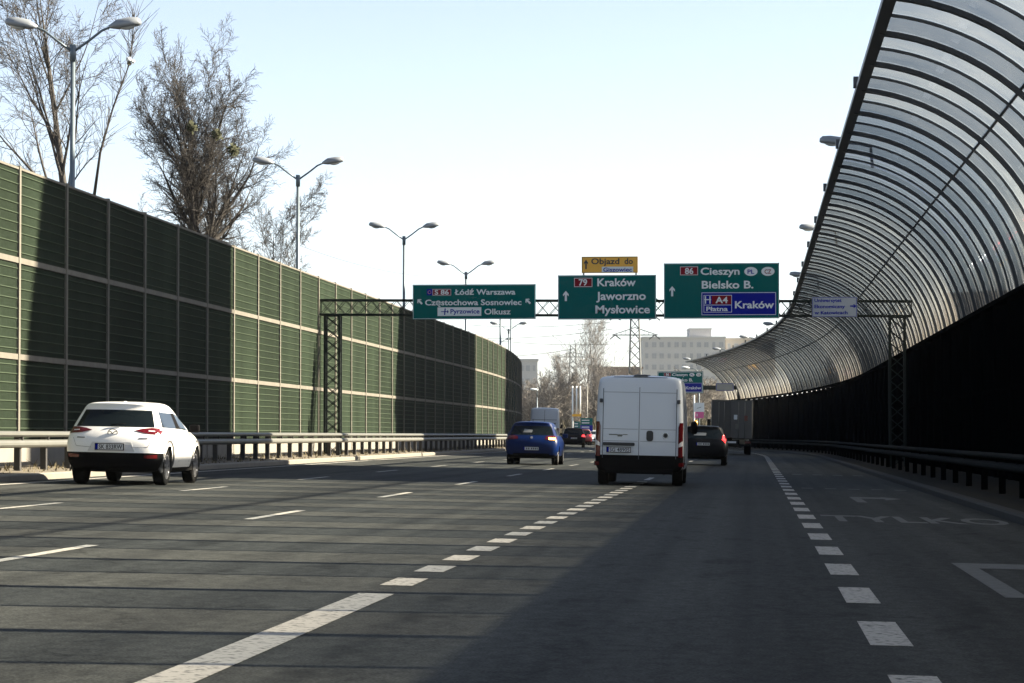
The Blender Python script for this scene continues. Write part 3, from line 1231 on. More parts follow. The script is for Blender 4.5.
# ================================================================== bare trees
def grow(rng, mbx, p, d, L, r, lv, maxlv, cfg):
    seg = cfg['seg'][lv]
    pts, rad = [p.copy()], [r]
    cur, dr = p.copy(), d.normalized()
    wob, up = cfg['wob'][lv], cfg['up'][lv]
    taper = cfg['taper'][lv]
    for i in range(seg):
        dr = (dr + Vector((rng.gauss(0, wob), rng.gauss(0, wob), rng.gauss(0, wob) + up))).normalized()
        cur = cur + dr * (L / seg)
        pts.append(cur.copy())
        rad.append(max(cfg['rmin'], r * (1 - taper * (i + 1) / seg)))
    tgt = mbx[0] if lv == 0 else mbx[1]
    tgt.tube(pts, rad, cfg['sides'][lv], 0, cap=False, smooth=lv < 2)
    if lv >= maxlv:
        return
    n = cfg['n'][lv]
    for k in range(n):
        t = cfg['start'][lv] + (1 - cfg['start'][lv]) * (k + rng.random()) / n
        i = min(seg - 1, int(t * seg))
        f = t * seg - i
        q = pts[i].lerp(pts[i + 1], f)
        base = (pts[i + 1] - pts[i]).normalized()
        az = rng.uniform(0, 2 * math.pi)
        o = base.orthogonal().normalized()
        o = o * math.cos(az) + base.cross(o) * math.sin(az)
        ang = R(rng.uniform(*cfg['ang'][lv]))
        nd = base * math.cos(ang) + o * math.sin(ang)
        ln = L * cfg['len'][lv] * (1.12 - cfg['fall'][lv] * t) * rng.uniform(.75, 1.2)
        rr = max(cfg['rmin'], (rad[i] * (1 - f) + rad[i + 1] * f) * cfg['rk'][lv])
        grow(rng, mbx, q, nd, ln, rr, lv + 1, maxlv, cfg)


BROAD = dict(seg=[9, 8, 6, 4, 3], wob=[.05, .075, .12, .16, .2], up=[.03, .045, .05, .04, .02], taper=[.97, .93, .88, .8, .6], rmin=.0062,
             sides=[10, 6, 4, 3, 3], n=[15, 9, 8, 6], start=[.22, .18, .15, .1], ang=[(28, 62), (25, 55), (25, 60), (25, 65)],
             len=[.62, .50, .46, .45], fall=[.55, .45, .4, .3], rk=[.50, .55, .55, .6])


def bare_tree(label, base, height, seed, cfg, lean=(0, 0), rt=.28, maxlv=4, mats=None, name='bare_tree', loc_only=False, group=None):
    rng = random.Random(seed)
    a, c = MB(), MB()
    t = thing(name, label, 'tree', base, group=group)
    grow(rng, (a, c), Vector((0, 0, 0)), Vector((lean[0], lean[1], 1)), height * .78, rt, 0, maxlv, cfg)
    mats = mats or (M['bark'], M['twig'])
    a.build('trunk', mats[0], t)
    c.build('crown', mats[1], t)
    return t


pb = at(203, 380, 112)
T2 = dict(BROAD)
T2.update(n=[26, 13, 9, 6], start=[.56, .10, .10, .1], len=[.44, .40, .44, .44], fall=[.55, .45, .4, .3], ang=[(14, 50), (20, 50), (22, 52), (25, 60)], wob=[.035, .06, .10, .14, .2], rk=[.62, .55, .55, .6])
bare_tree('broad dark bare tree standing behind the left noise wall, mistletoe in its crown', (pb.x, pb.y, -.3), 17.9, 11, T2, (.0, 0), .62, mats=(M['bark'], M['darktwig']))
pt = at(92, 380, 93)
T1 = dict(BROAD)
T1.update(n=[17, 9, 8, 5], start=[.48, .12, .12, .1], len=[.42, .38, .44, .44], fall=[.55, .45, .4, .3], ang=[(14, 46), (20, 50), (22, 55), (25, 60)], wob=[.035, .06, .12, .16, .2])
t1 = bare_tree('tall sparse pale bare tree behind the left noise wall, near the first street lamp', (pt.x, pt.y, -.3), 21.5, 5, T1, (.0, .0), .30, mats=(M['twig'], M['twig']))
pt = at(256, 380, 122)
T3 = dict(BROAD)
T3.update(n=[14, 9, 8, 5], start=[.42, .12, .12, .1], len=[.46, .38, .44, .44], fall=[.55, .45, .4, .3], ang=[(16, 52), (20, 50), (22, 55), (25, 60)])
bare_tree('smaller bare tree behind the noise wall between the broad tree and the second lamp', (pt.x, pt.y, -.3), 13.5, 23, T3, (.03, 0), .2)
pt = at(155, 380, 118)
bare_tree('thin bare tree between the pale tree and the broad dark tree', (pt.x, pt.y, -.3), 15.2, 31, T3, (.0, 0), .17, mats=(M['bark'], M['twig']))
# mistletoe clumps
for (px, py, dd_, r_, lab) in ((192, 127, 111, .19, 'mistletoe ball highest in the broad dark tree'), (217, 134, 111, .17, 'mistletoe ball right of the highest one in the broad dark tree'),
                               (233, 150, 111, .23, 'biggest mistletoe ball, low on the right side of the broad dark tree')):
    p = at(px, py, dd_)
    rng = random.Random(px)
    b = MB()
    for k in range(220):
        v_ = Vector((rng.gauss(0, 1), rng.gauss(0, 1), rng.gauss(0, 1))).normalized() * r_ * rng.uniform(.3, 1)
        w_ = v_.normalized().orthogonal() * .03
        e_ = v_ + Vector((rng.gauss(0, .05), rng.gauss(0, .05), rng.gauss(0, .05)))
        b.add([v_ - w_, v_ + w_, e_ * 1.1 + w_, e_ * 1.1 - w_], [(0, 1, 2, 3)])
    o = b.build('mistletoe', M['mistle'])
    o.location = p
    tag(o, lab, 'mistletoe')
# pale scrap caught in the branches
p = at(129, 61.5, 92)
b = MB()
rng = random.Random(3)
for (c_, s_, m_) in (((-.0, 0, .07), .10, 0), ((.13, .02, -.01), .075, 0), ((.0, 0, -.07), .085, 1)):
    vs = []
    for i in range(5):
        for k in range(8):
            th, ph = math.pi * (i + .5) / 5, 2 * math.pi * k / 8
            rr = s_ * rng.uniform(.65, 1.15)
            vs.append(Vector(c_) + Vector((math.sin(th) * math.cos(ph), math.sin(th) * math.sin(ph), math.cos(th))) * rr)
    fs = [(i * 8 + k, i * 8 + (k + 1) % 8, i * 8 + 8 + (k + 1) % 8, i * 8 + 8 + k) for i in range(4) for k in range(8)]
    b.add(vs, fs + [tuple(reversed(range(8))), tuple(32 + k for k in range(8))], m_)
# the branch it hangs from
br = MB()
pe, p0 = p - t1.location, Vector((.05, 0, 9.6))
bp = [p0, p0.lerp(pe, .3) + Vector((-.15, 0, .1)), p0.lerp(pe, .65) + Vector((-.12, .05, .1)), pe + Vector((0, .02, -.12)), pe + Vector((.12, .05, .8)), pe + Vector((.15, .1, 1.7))]
br.tube(bp, [.06, .045, .03, .02, .012, .006], 5)
for k in range(110):
    q = rng.uniform(.8, 4.9)
    a0 = bp[int(q)].lerp(bp[int(q) + 1], q - int(q))
    d0_ = Vector((rng.gauss(0, .5), rng.gauss(0, .5), rng.uniform(.4, 1.2))).normalized()
    L_ = rng.uniform(.4, 1.7)
    br.tube([a0, a0 + d0_ * L_ * .5 + Vector((rng.gauss(0, .05), 0, .02)), a0 + d0_ * L_], [.010, .008, .006], 3, cap=False)
br.build('branch', M['twig'], t1)
o = b.build('torn_bag', [M['signwhite'], M['brush']])
o.location = p
tag(o, 'small torn pale bag caught high in the pale bare tree', 'bag')

# --- far wood at the end of the road
FARC = dict(BROAD)
FARC.update(seg=[5, 4, 3, 2, 2], n=[14, 10, 7, 0], sides=[5, 4, 3, 3, 3], rmin=.022, len=[.55, .5, .48, .4], up=[.03, .12, .1, .05, .02])
POP = dict(FARC)
POP.update(n=[24, 9, 7, 0], ang=[(16, 42), (18, 46), (20, 55), (20, 50)], len=[.60, .42, .45, .4], start=[.34, .1, .1, .1], fall=[.68, .4, .3, .3], rmin=.017, seg=[8, 6, 4, 2, 2], taper=[.96, .92, .85, .8, .6])
FARLAB = 'brown bare tree of the wood at the end of the road'
FARGRP = 'bare trees of the wood at the end of the road'
fm = (M['farbark'], M['farbark'])
protos = [bare_tree(FARLAB, (0, 0, 0), 10.0, 100 + k, FARC, (0, 0), .17, 3, fm, group=FARGRP) for k in range(5)]
for o in protos:
    note_kids(o)
rng = random.Random(77)
spots = []
for k in range(54):
    px = 519 + (k + rng.uniform(-.4, .4)) * (604 - 519) / 54
    spots.append((px, rng.uniform(415, 560), rng.uniform(.75, 1.2)))
for k in range(66):
    px = 598 + (k + rng.uniform(-.4, .4)) * (716 - 598) / 66
    spots.append((px, rng.uniform(345, 520), rng.uniform(.70, 1.12)))
for k, (px, dep, sc) in enumerate(spots):
    p = at(px, 430, dep)
    src = protos[k % 5]
    o = src if k < 5 else copy_thing(src, (p.x, p.y, -.5))
    o.location = (p.x, p.y, -.5)
    o.scale = (sc * rng.uniform(.9, 1.15), sc, sc)
    o.rotation_euler = (0, 0, rng.uniform(0, 6.28))
# bare trees close behind the canopy, seen blurred by its panes
for k in range(15):
    d_ = 128 + 9.4 * k + rng.uniform(-3, 3)
    u_ = rng.uniform(10.5, 17)
    o = copy_thing(protos[k % 5], P(u_, d_, -.5), None, 'bare tree showing through the dirty panes of the curved canopy')
    o['group'] = 'bare trees behind the canopy'
    sc = rng.uniform(.75, 1.12)
    o.scale = (sc * .8, sc * .8, sc)
    o.rotation_euler = (0, 0, rng.uniform(0, 6.28))
# poplar pair in front of the skyline
M['popbark'] = mat('grey_twigs', (.15, .14, .13), .95, .2, .6)
popm = (M['popbark'], M['popbark'])
p = at(584, 430, 430)
bare_tree('tall slim bare poplar rising above the far wood, under the Kraków sign', (p.x, p.y, -.5), 22.5, 51, POP, (0, 0), .26, 3, popm, name='bare_poplar')
p = at(563, 430, 440)
bare_tree('lower bare poplar left of the tall one above the far wood', (p.x, p.y, -.5), 15.5, 52, POP, (0, 0), .2, 3, popm, name='bare_poplar')
p = at(601, 430, 425)
bare_tree('bushy lower bare poplar right of the tall one above the far wood', (p.x, p.y, -.5), 14.5, 53, POP, (0, 0), .2, 3, popm, name='bare_poplar')
# undergrowth: one mass nobody could count
b = MB()
rng = random.Random(5)
for k in range(5200):
    px, dep = (rng.uniform(517, 604), rng.uniform(410, 450)) if k % 2 else (rng.uniform(596, 722), rng.uniform(338, 380))
    p = at(px, 435, dep)
    p.z = -.5
    h = rng.uniform(1.2, 4.2)
    d_ = Vector((rng.gauss(0, .35), rng.gauss(0, .35), 1)) * h
    w_ = Vector((rng.uniform(.05, .16), rng.uniform(-.08, .08), 0))
    b.add([p - w_, p + w_, p + d_ + w_ * .3, p + d_ - w_ * .3], [(0, 1, 2, 3)])
structure(b.build('undergrowth', M['brush']), 'stuff')
# ================================================================== buildings
M['blockwall'] = mat('pale_block_render', (.42, .42, .42), .9, .10, .25)
M['blockwall2'] = mat('cream_block_render', (.42, .38, .33), .9, .10, .25)
M['blockwall3'] = mat('brown_brick', (.20, .15, .12), .9, .15, .4)
M['window'] = mat('haze_paled_window_glass', (.28, .295, .315), .6, .2, .5)  # glass paled towards the wall tone, distance haze put into the colour
M['frame'] = mat('window_frame', (.40, .41, .42), .6, .05, 1)


def block(label, loc, rot, w, dp, h, storeys, cols, side_cols, wallm, tower=None, gap=.0, name='apartment_block', side=-1):
    """front faces local -y; windows on the front and on one end"""
    t = thing(name, label, 'building', loc, (0, 0, rot))
    b = MB()
    b.box((0, dp / 2, h / 2), (w, dp, h))
    b.box((0, dp / 2, h + .25), (w + .5, dp + .5, .5))
    b.build('wall', wallm, t)
    if tower:
        tx, tw, th = tower
        b = MB()
        b.box((tx, dp / 2, h + .5 + th / 2), (tw, dp * .7, th))
        b.box((tx, dp / 2, h + .5 + th + .15), (tw + .3, dp * .7 + .3, .3))
        b.build('stair_tower', wallm, t)
    sh = (h - .8) / storeys
    wins = []
    for r in range(storeys - 1, -1, -1):
        z = .5 + sh * (r + .55)
        for c in range(cols):
            wins.append(((-w / 2 + w * (c + .5) / cols, 0, z), 0, (w / cols) * (.62 if c % 3 else .42)))
        for c in range(side_cols):
            wins.append(((side * w / 2, dp * (c + .5) / side_cols, z), 1, 1.5))
    for (c, s_, ww) in wins[:98]:
        b = MB()
        c = Vector(c)
        hh = 1.45
        if s_ == 0:
            b.box(c + Vector((0, -.03, 0)), (ww, .12, hh), None, 0)
            b.box(c + Vector((-ww * .24, -.06, 0)), (ww * .46, .10, hh - .16), None, 1)
            b.box(c + Vector((ww * .24, -.06, 0)), (ww * .46, .10, hh - .16), None, 1)
        else:
            b.box(c + Vector((side * .03, 0, 0)), (.12, ww, hh), None, 0)
            b.box(c + Vector((side * .06, 0, 0)), (.10, ww - .16, hh - .16), None, 1)
        b.build('window', [M['frame'], M['window']], t)
    return t


def block_px(label, x0, x1, ytop, depth, dp, storeys, cols, wallm, tower_px=None, name='apartment_block'):
    a, c = at(x0, ytop, depth), at(x1, ytop, depth)
    w = (c - a).length
    k = depth / FPX
    tw = None
    if tower_px:
        tx0, tx1, ty = tower_px
        tw = (((tx0 + tx1) / 2 - (x0 + x1) / 2) * k, (tx1 - tx0) * k, (ytop - ty) * k)
    m = (a + c) / 2
    return block(label, (m.x, m.y, -.6), YAW, w, dp, a.z + .6, storeys, cols, 0, wallm, tw, name=name)


block_px('hazy grey apartment block with a raised stair tower above the far wood', 643, 725, 338.5, 700, 14, 9, 11, M['blockwall'], (690, 712, 331))
block_px('cream block end right of the hazy grey apartment block, by the canopy edge', 725.5, 775, 340, 706, 14, 9, 7, M['blockwall2'])
block_px('small faint grey block above the end of the left noise wall', 512, 537.5, 361, 640, 12, 6, 4, M['blockwall'])
block_px('low brown building just above the white van roof, left of the apartment block', 594, 642, 369, 600, 12, 4, 6, M['blockwall3'], name='brown_building')

# right of the canopy: the blocks whose shadows cross the road and fall on the left noise wall
for (y0, y1, h, lab, wm, bx) in ((67.6, 88.2, 31, 'nearest tall apartment block right of the canopy', M['blockwall'], 20.2),
                             (128.6, 160.6, 31, 'second tall apartment block right of the canopy', M['blockwall2'], 20.2),
                             (188, 227, 34, 'third and farthest tall apartment block right of the canopy', M['blockwall'], 24.6)):
    block(lab, (bx, (y0 + y1) / 2, -.6), R(-90), y1 - y0, 12, h, 10, 8, 2, wm, side=1)
# lower commercial buildings further along, seen through the panes
block('long low pale hall behind the canopy glass', (30, 300, -.6), R(-80), 60, 18, 9.0, 2, 12, 2, M['blockwall2'], name='hall', side=1)
block('cream mid-rise block behind the middle of the canopy glass', (46, 430, -.6), R(-40), 40, 14, 24, 7, 9, 3, M['blockwall2'], side=1)


# ================================================================== pylons and wires
def pylon(label, px, depth, levels, half, span, zt_, seed=0):
    p = at(px, 400, depth)
    t = thing('power_pylon', label, 'pylon', (p.x, p.y, -.5), (0, 0, YAW))
    b = MB()
    hb, ht = half * 1.5, half * .55
    zc = zt_ + .5
    n = 15
    pr = None
    for i in range(n + 1):
        z = zc * i / n
        hw = half if z < zc * .75 else half * .8
        hw = hb + (half - hb) * min(1, z / (zc * .35)) if z < zc * .35 else (half + (ht - half) * (z - zc * .35) / (zc * .65))
        cs = [Vector((sx * hw, sy * hw, z)) for sx, sy in ((1, 1), (-1, 1), (-1, -1), (1, -1))]
        if pr:
            for k in range(4):
                b.bar(pr[k], cs[k], .17)
                b.bar(pr[k], cs[(k + 1) % 4], .09)
                b.bar(pr[(k + 1) % 4], cs[k], .09)
        pr = cs
    b.build('tower', M['pylon'], t)
    tips = []
    for z in levels:
        a = MB()
        z0 = z + .5
        for sg in (-1, 1):
            for sy in (-.5, .5):
                a.bar((0, sy, z0), (sg * span, 0, z0), .16)
                a.bar((0, sy, z0 + 1.3), (sg * span, 0, z0), .11)
            for k in range(1, 5):
                a.bar((sg * span * k / 5, 0, z0), (sg * span * k / 5, 0, z0 + 1.3 * (1 - k / 5)), .08)
        a.build('cross_arm', M['pylon'], t)
        for sg in (-1, 1):
            s_ = MB()
            for e in (-.95, .95):
                s_.bar((sg * span * .86, 0, z0), (sg * span * .86 + e, 0, z0 - .75), .20)
            s_.build('insulator', M['pylon'], t)
            tips.append(at(px, 400, depth) * 1.0)
    return p


M['pylon'] = mat('pylon_steel', (.12, .13, .13), .6, .1, 1, metal=.2)
k480 = 480 / FPX
zpx = lambda y, dep: CAMZ + (435.5 - y) * dep / FPX
pylon('lattice power pylon rising left of the grey apartment block, above the white van', 635, 480, [zpx(335, 480), zpx(316, 480), zpx(299, 480)], 1.05, 4.0, zpx(287, 480))
pylon('faint smaller power pylon behind the tall slim poplar', 573, 700, [zpx(367, 700), zpx(357, 700)], 1.2, 4.6, zpx(345, 700))


def wire(x0, y0, d0_, x1, y1, d1_, r, sag=.6):
    a, c = at(x0, y0, d0_), at(x1, y1, d1_)
    b = MB()
    pts = [a.lerp(c, i / 10) - Vector((0, 0, sag * 4 * (i / 10) * (1 - i / 10))) for i in range(11)]
    b.tube(pts, r, 4)
    o = b.build('overhead_wire', M['galvdark'])
    return tag(o, 'thin overhead power wire crossing the pale sky behind the lamps', 'wire', 'overhead wires')


for (a, c) in (((470, 338), (613, 329)), ((470, 337.5), (613, 344)), ((470, 356), (575, 348.5)), ((470, 325), (610, 322))):
    wire(a[0], a[1], 520, c[0], c[1], 480, .045)
wire(296, 244, 170, 420, 276, 190, .014, .3)

# ================================================================== small things near the far wood
# three white poles with a yellow bar
p = at(577.5, 430, 300)
t = thing('price_totem', 'three slender white poles tied by a yellow bar, right of the far white van', 'poles', (p.x, p.y, -.5), (0, 0, YAW))
s_ = 300 / FPX
zz = lambda y: zpx(y, 300) + .5
for (px, yb) in ((572.6, 440), (576.6, 414), (580.2, 414)):
    b = MB()
    b.tube([((px - 577.5) * s_, 0, max(0, zz(yb))), ((px - 577.5) * s_, 0, zz(386))], [.085, .075], 8)
    b.build('pole', M['signwhite'], t)
b = MB()
b.box((-.1, -.02, zz(415.3)), (9 * s_, .3, .26))
b.build('yellow_bar', M['signyellow'], t)
# green-blue direction boards
p = at(578, 430, 292)


def far_board(label, x0, y0, x1, y1, dep, cols):
    p = at((x0 + x1) / 2, y1, dep)
    k = dep / FPX
    t = thing('direction_board', label, 'road sign', (p.x, p.y, -.5), (0, 0, YAW))
    for (ya, yb_, m_) in cols:
        b = MB()
        b.box((0, 0, (zpx((ya + yb_) / 2, dep) + .5)), ((x1 - x0) * k, .08, (yb_ - ya) * k - .01))
        b.build('panel', m_, t)
        w = MB()
        for q in range(2):
            zc_ = zpx(ya + (yb_ - ya) * (.32 + .36 * q), dep) + .5
            w.box((-.1, -.05, zc_), ((x1 - x0) * k * .62, .012, .10))
        w.build('lettering_line', M['signwhite'], t)
    b = MB()
    for sx in (-.3, .3):
        b.tube([(sx * (x1 - x0) * k, .08, 0), (sx * (x1 - x0) * k, .08, zpx(y0, dep) + .5)], .05, 6)
    b.build('post', M['galv'], t)


far_board('small green board left of the green and blue one, beside the far white poles', 574.4, 421.4, 580, 428.6, 294, [(421.4, 428.6, M['signgreen'])])
far_board('far green and blue direction board between the dark car and the white van', 580.4, 418, 592.6, 431.2, 290, [(418, 425.2, M['signgreen']), (425.2, 431.2, M['signblue'])])
# billboard, white above pink
p = at(699.5, 420, 300)
t = thing('billboard', 'small white and pink billboard on a pole left of the truck', 'billboard', (p.x, p.y, -.5), (0, 0, YAW))
k = 300 / FPX
b = MB()
b.box((0, 0, zpx(407.3, 300) + .5), (9.4 * k, .12, 9 * k))
b.build('white_panel', M['signwhite'], t)
b = MB()
b.box((-.02, 0, zpx(415, 300) + .5), (8.8 * k, .12, 6.2 * k))
M['pink'] = mat('pink_print', (.55, .08, .24), .5, .08, 3)
b.build('pink_panel', M['pink'], t)
b = MB()
for (dx, dz, w) in ((-.12, .02, .34), (.06, .08, .26)):
    b.box((dx, -.07, zpx(408.2, 300) + .5 + dz), (w, .015, .07), Matrix.Rotation(R(-18), 3, 'Y'))
b.build('mark', M['signback'], t)
b = MB()
b.box((-.27, -.07, zpx(415, 300) + .5), (.10, .015, .3))
b.build('pale_mark', M['signwhite'], t)
b = MB()
b.tube([(-5.2 * k, .1, 0), (-5.2 * k, .1, zpx(395, 300) + .5)], .07, 8)
b.build('pole', M['signwhite'], t)
# yellow box
p = at(695.6, 424, 285)
t = thing('grit_box', 'small bright yellow roadside beacon above the black hatchback roof', 'beacon', (p.x, p.y, -.4), (0, 0, YAW))
k = 285 / FPX
b = MB()
z_ = zpx(427.5, 285) + .4
b.lathe([(.13, z_), (.20, z_ + .25), (.22, z_ + .62), (.10, z_ + .72)], 10, Matrix.Identity(4))
b.build('head', M['signyellow'], t)
b = MB()
b.tube([(0, 0, 0), (0, 0, z_)], .06, 8)
b.build('post', M['galvdark'], t)
p = at(587.3, 430, 310)
t = thing('slim_post', 'thin grey mast behind the far green and blue board', 'mast', (p.x, p.y, -.5))
b = MB()
b.tube([(0, 0, 0), (0, 0, zpx(384, 310) + .5)], [.07, .05], 6)
b.build('pole', M['galv'], t)
b = MB()
b.lathe([(.10, zpx(384, 310) + .5), (.06, zpx(383.4, 310) + .5)], 8, Matrix.Identity(4))
b.build('cap', M['galv'], t)

# ================================================================== the air
hz = bpy.data.materials.new('haze')
hz.use_nodes = True
hn, hl = hz.node_tree.nodes, hz.node_tree.links
hn.remove(hn['Principled BSDF'])
pv = hn.new('ShaderNodeVolumePrincipled')
pv.inputs['Color'].default_value = (.93, .95, .97, 1)
pv.inputs['Density'].default_value = HAZE
pv.inputs['Anisotropy'].default_value = .35
hl.new(pv.outputs[0], hn['Material Output'].inputs['Volume'])
b = MB()
b.box((-50, 480, 17.7), (700, 1100, 38.6))
o = b.build('haze', hz)
structure(o, 'stuff')
# ================================================================== vehicles
COLF = [-1, -.55, 0, .55, 1]


def build_shell(stations, crown, bow, mats_rule, mats, wheels, wheel_r, cut_w, subdiv=2):
    """control cage -> subdivided shell -> wheel arches cut -> faces sorted by material.
    stations: per station a list of 7 levels (half width, y, z); rule(kind, i, j, c) -> material index"""
    n = len(stations)
    bm = bmesh.new()
    NC = len(COLF)
    ring = {}

    def vert(key, co):
        if key not in ring:
            ring[key] = bm.verts.new(co)
        return ring[key]
    L = len(stations[0]) - 1

    def V_(i, j, c):
        w, y, z = stations[i][j]
        f = COLF[c]
        if j == L:                                        # roof
            zz = z + crown[i] * (1 - f * f)
        else:
            zz = z
        yy = y
        if i == 0:
            yy = y - bow[0] * (1 - f * f)
        if i == n - 1:
            yy = y + bow[1] * (1 - f * f)
        return vert((i, j, c), (w * f, yy, zz))

    mi = {}

    def face(vs, m_):
        try:
            f = bm.faces.new(vs)
            f.material_index = m_
            f.smooth = True
        except ValueError:
            pass
    for i in range(n - 1):
        for j in range(L):                                # sides
            m_ = mats_rule('side', i, j, 0)
            face([V_(i, j, 0), V_(i, j + 1, 0), V_(i + 1, j + 1, 0), V_(i + 1, j, 0)], m_)
            face([V_(i, j, NC - 1), V_(i + 1, j, NC - 1), V_(i + 1, j + 1, NC - 1), V_(i, j + 1, NC - 1)], m_)
        for c in range(NC - 1):                           # roof and floor
            face([V_(i, L, c), V_(i, L, c + 1), V_(i + 1, L, c + 1), V_(i + 1, L, c)], mats_rule('roof', i, L, c))
            face([V_(i, 0, c), V_(i + 1, 0, c), V_(i + 1, 0, c + 1), V_(i, 0, c + 1)], mats_rule('floor', i, 0, c))
    for j in range(L):
        for c in range(NC - 1):
            face([V_(0, j, c), V_(0, j, c + 1), V_(0, j + 1, c + 1), V_(0, j + 1, c)], mats_rule('rear', 0, j, c))
            face([V_(n - 1, j, c), V_(n - 1, j + 1, c), V_(n - 1, j + 1, c + 1), V_(n - 1, j, c + 1)], mats_rule('front', n - 1, j, c))
    bmesh.ops.recalc_face_normals(bm, faces=bm.faces)
    me = bpy.data.meshes.new('shell')
    bm.to_mesh(me)
    bm.free()
    for m_ in mats:
        me.materials.append(m_)
    o = bpy.data.objects.new('shell', me)
    COL.objects.link(o)
    md = o.modifiers.new('s', 'SUBSURF')
    md.levels = md.render_levels = subdiv
    cut = MB()
    for (x, y) in wheels:
        Mx = Matrix.Translation((x, y, wheel_r)) @ Matrix.Rotation(R(90), 4, 'Y')
        cut.lathe([(wheel_r * 1.13, -cut_w), (wheel_r * 1.13, cut_w)], 28, Mx)
    co = cut.build('cutter', mats[-1])
    bo = o.modifiers.new('b', 'BOOLEAN')
    bo.object = co
    bo.operation = 'DIFFERENCE'
    bo.solver = 'EXACT'
    bpy.context.view_layer.update()
    ev = bpy.data.meshes.new_from_object(o.evaluated_get(bpy.context.evaluated_depsgraph_get()))
    bpy.data.objects.remove(o)
    bpy.data.objects.remove(co)
    verts = [v.co.copy() for v in ev.vertices]
    groups = {}
    last = len(mats) - 1
    for p in ev.polygons:
        m_ = p.material_index
        c = p.center
        for (x, y) in wheels:
            r = math.hypot(c.y - y, c.z - wheel_r)
            if r < wheel_r * 1.135 and abs(c.x - x) < cut_w + .01:
                m_ = last
        groups.setdefault(m_, []).append(list(p.vertices))
    bvh = BVHTree.FromPolygons(verts, [list(p.vertices) for p in ev.polygons])
    bpy.data.meshes.remove(ev)
    return verts, groups, bvh


def submesh(verts, faces, name, m_, parent, smooth=True):
    idx = {}
    b = MB()
    fs = []
    for f in faces:
        g = []
        for i in f:
            if i not in idx:
                idx[i] = len(b.v)
                b.v.append(verts[i])
            g.append(idx[i])
        fs.append(g)
    b.f, b.m, b.s = fs, [0] * len(fs), [smooth] * len(fs)
    return b.build(name, m_, parent)


def islands(faces):
    par = {}

    def find(a):
        while par[a] != a:
            par[a] = par[par[a]]
            a = par[a]
        return a
    for f in faces:
        for i in f:
            par.setdefault(i, i)
        for i in f[1:]:
            a, b = find(f[0]), find(i)
            if a != b:
                par[b] = a
    out = {}
    for f in faces:
        out.setdefault(find(f[0]), []).append(f)
    return list(out.values())


def patch(bvh, outline, axis, name, m_, parent, off=.008, depth=.03, cuts=3, mirror=False):
    """a thin raised piece that follows the shell: outline in (x,z) seen from the rear/front, or (y,z) seen from a side"""
    if mirror:
        outline = [(-a, b) for a, b in outline][::-1]
    bm = bmesh.new()
    vs = [bm.verts.new((a, b, 0)) for a, b in outline]
    f = bm.faces.new(vs)
    bmesh.ops.triangulate(bm, faces=[f])
    bmesh.ops.subdivide_edges(bm, edges=list(bm.edges), cuts=cuts, use_grid_fill=True)
    dirs = {'rear': Vector((0, 1, 0)), 'front': Vector((0, -1, 0)), 'right': Vector((-1, 0, 0)), 'left': Vector((1, 0, 0))}[axis]
    for v in bm.verts:
        a, z = v.co.x, v.co.y
        org = {'rear': Vector((a, -3, z)), 'front': Vector((a, 12, z)), 'right': Vector((4, a, z)), 'left': Vector((-4, a, z))}[axis]
        h, nrm, idx, dist = bvh.ray_cast(org, dirs)
        if h is None:
            h, nrm, idx, dist = bvh.find_nearest(Vector((a, 0, z)) if axis in ('rear', 'front') else org + dirs * 3)
        if nrm.dot(dirs) > 0:
            nrm = -nrm
        v.co = h + (nrm * .5 - dirs * .5).normalized() * off
    be = [e for e in bm.edges if e.is_boundary]
    r = bmesh.ops.extrude_edge_only(bm, edges=be)
    for v in r['geom']:
        if isinstance(v, bmesh.types.BMVert):
            v.co += dirs * depth
    bmesh.ops.recalc_face_normals(bm, faces=bm.faces)
    me = bpy.data.meshes.new(name)
    bm.to_mesh(me)
    bm.free()
    me.materials.append(m_)
    o = bpy.data.objects.new(name, me)
    COL.objects.link(o)
    o.parent = parent
    return o


def rrect(x0, z0, x1, z1, r=.02, n=3):
    pts = []
    for (cx, cz, a0) in ((x1 - r, z1 - r, 0), (x0 + r, z1 - r, 90), (x0 + r, z0 + r, 180), (x1 - r, z0 + r, 270)):
        for k in range(n + 1):
            a = R(a0 + 90 * k / n)
            pts.append((cx + r * math.cos(a), cz + r * math.sin(a)))
    return pts


def wheel(parent, x, y, r, w, spokes=5, steel=False):
    sg = 1 if x > 0 else -1
    Mx = Matrix.Translation((x, y, r)) @ Matrix.Rotation(R(90) * sg, 4, 'Y')
    t = thing_part('wheel', parent)
    b = MB()
    b.lathe([(r * .66, -w / 2), (r * .93, -w / 2), (r * .985, -w * .42), (r, -w * .25), (r, w * .25), (r * .985, w * .42), (r * .93, w / 2), (r * .66, w / 2), (r * .62, w * .3)], 28, Mx)
    b.build('tyre', M['tyre'], t)
    b = MB()
    b.lathe([(r * .655, w * .2), (r * .67, w / 2 + .004), (r * .60, w / 2 - .005), (r * .58, w * .25)], 28, Mx)
    for k in range(spokes * 2):
        a = 2 * math.pi * k / (spokes * 2)
        p0 = Mx @ Vector((r * .12 * math.cos(a), r * .12 * math.sin(a), w * .42))
        p1 = Mx @ Vector((r * .62 * math.cos(a + .1), r * .62 * math.sin(a + .1), w * .44))
        b.bar(p0, p1, .035, .05)
    b.lathe([(r * .17, w * .3), (r * .16, w * .5), (r * .05, w * .52)], 12, Mx)
    b.build('rim', M['rim'] if not steel else M['galvdark'], t)
    b = MB()
    b.lathe([(r * .58, w * .1), (r * .58, w * .15)], 20, Mx)
    b.build('brake_disc', M['trim'], t)
    return t


def thing_part(name, parent):
    o = bpy.data.objects.new(name, None)
    COL.objects.link(o)
    o.parent = parent
    return o


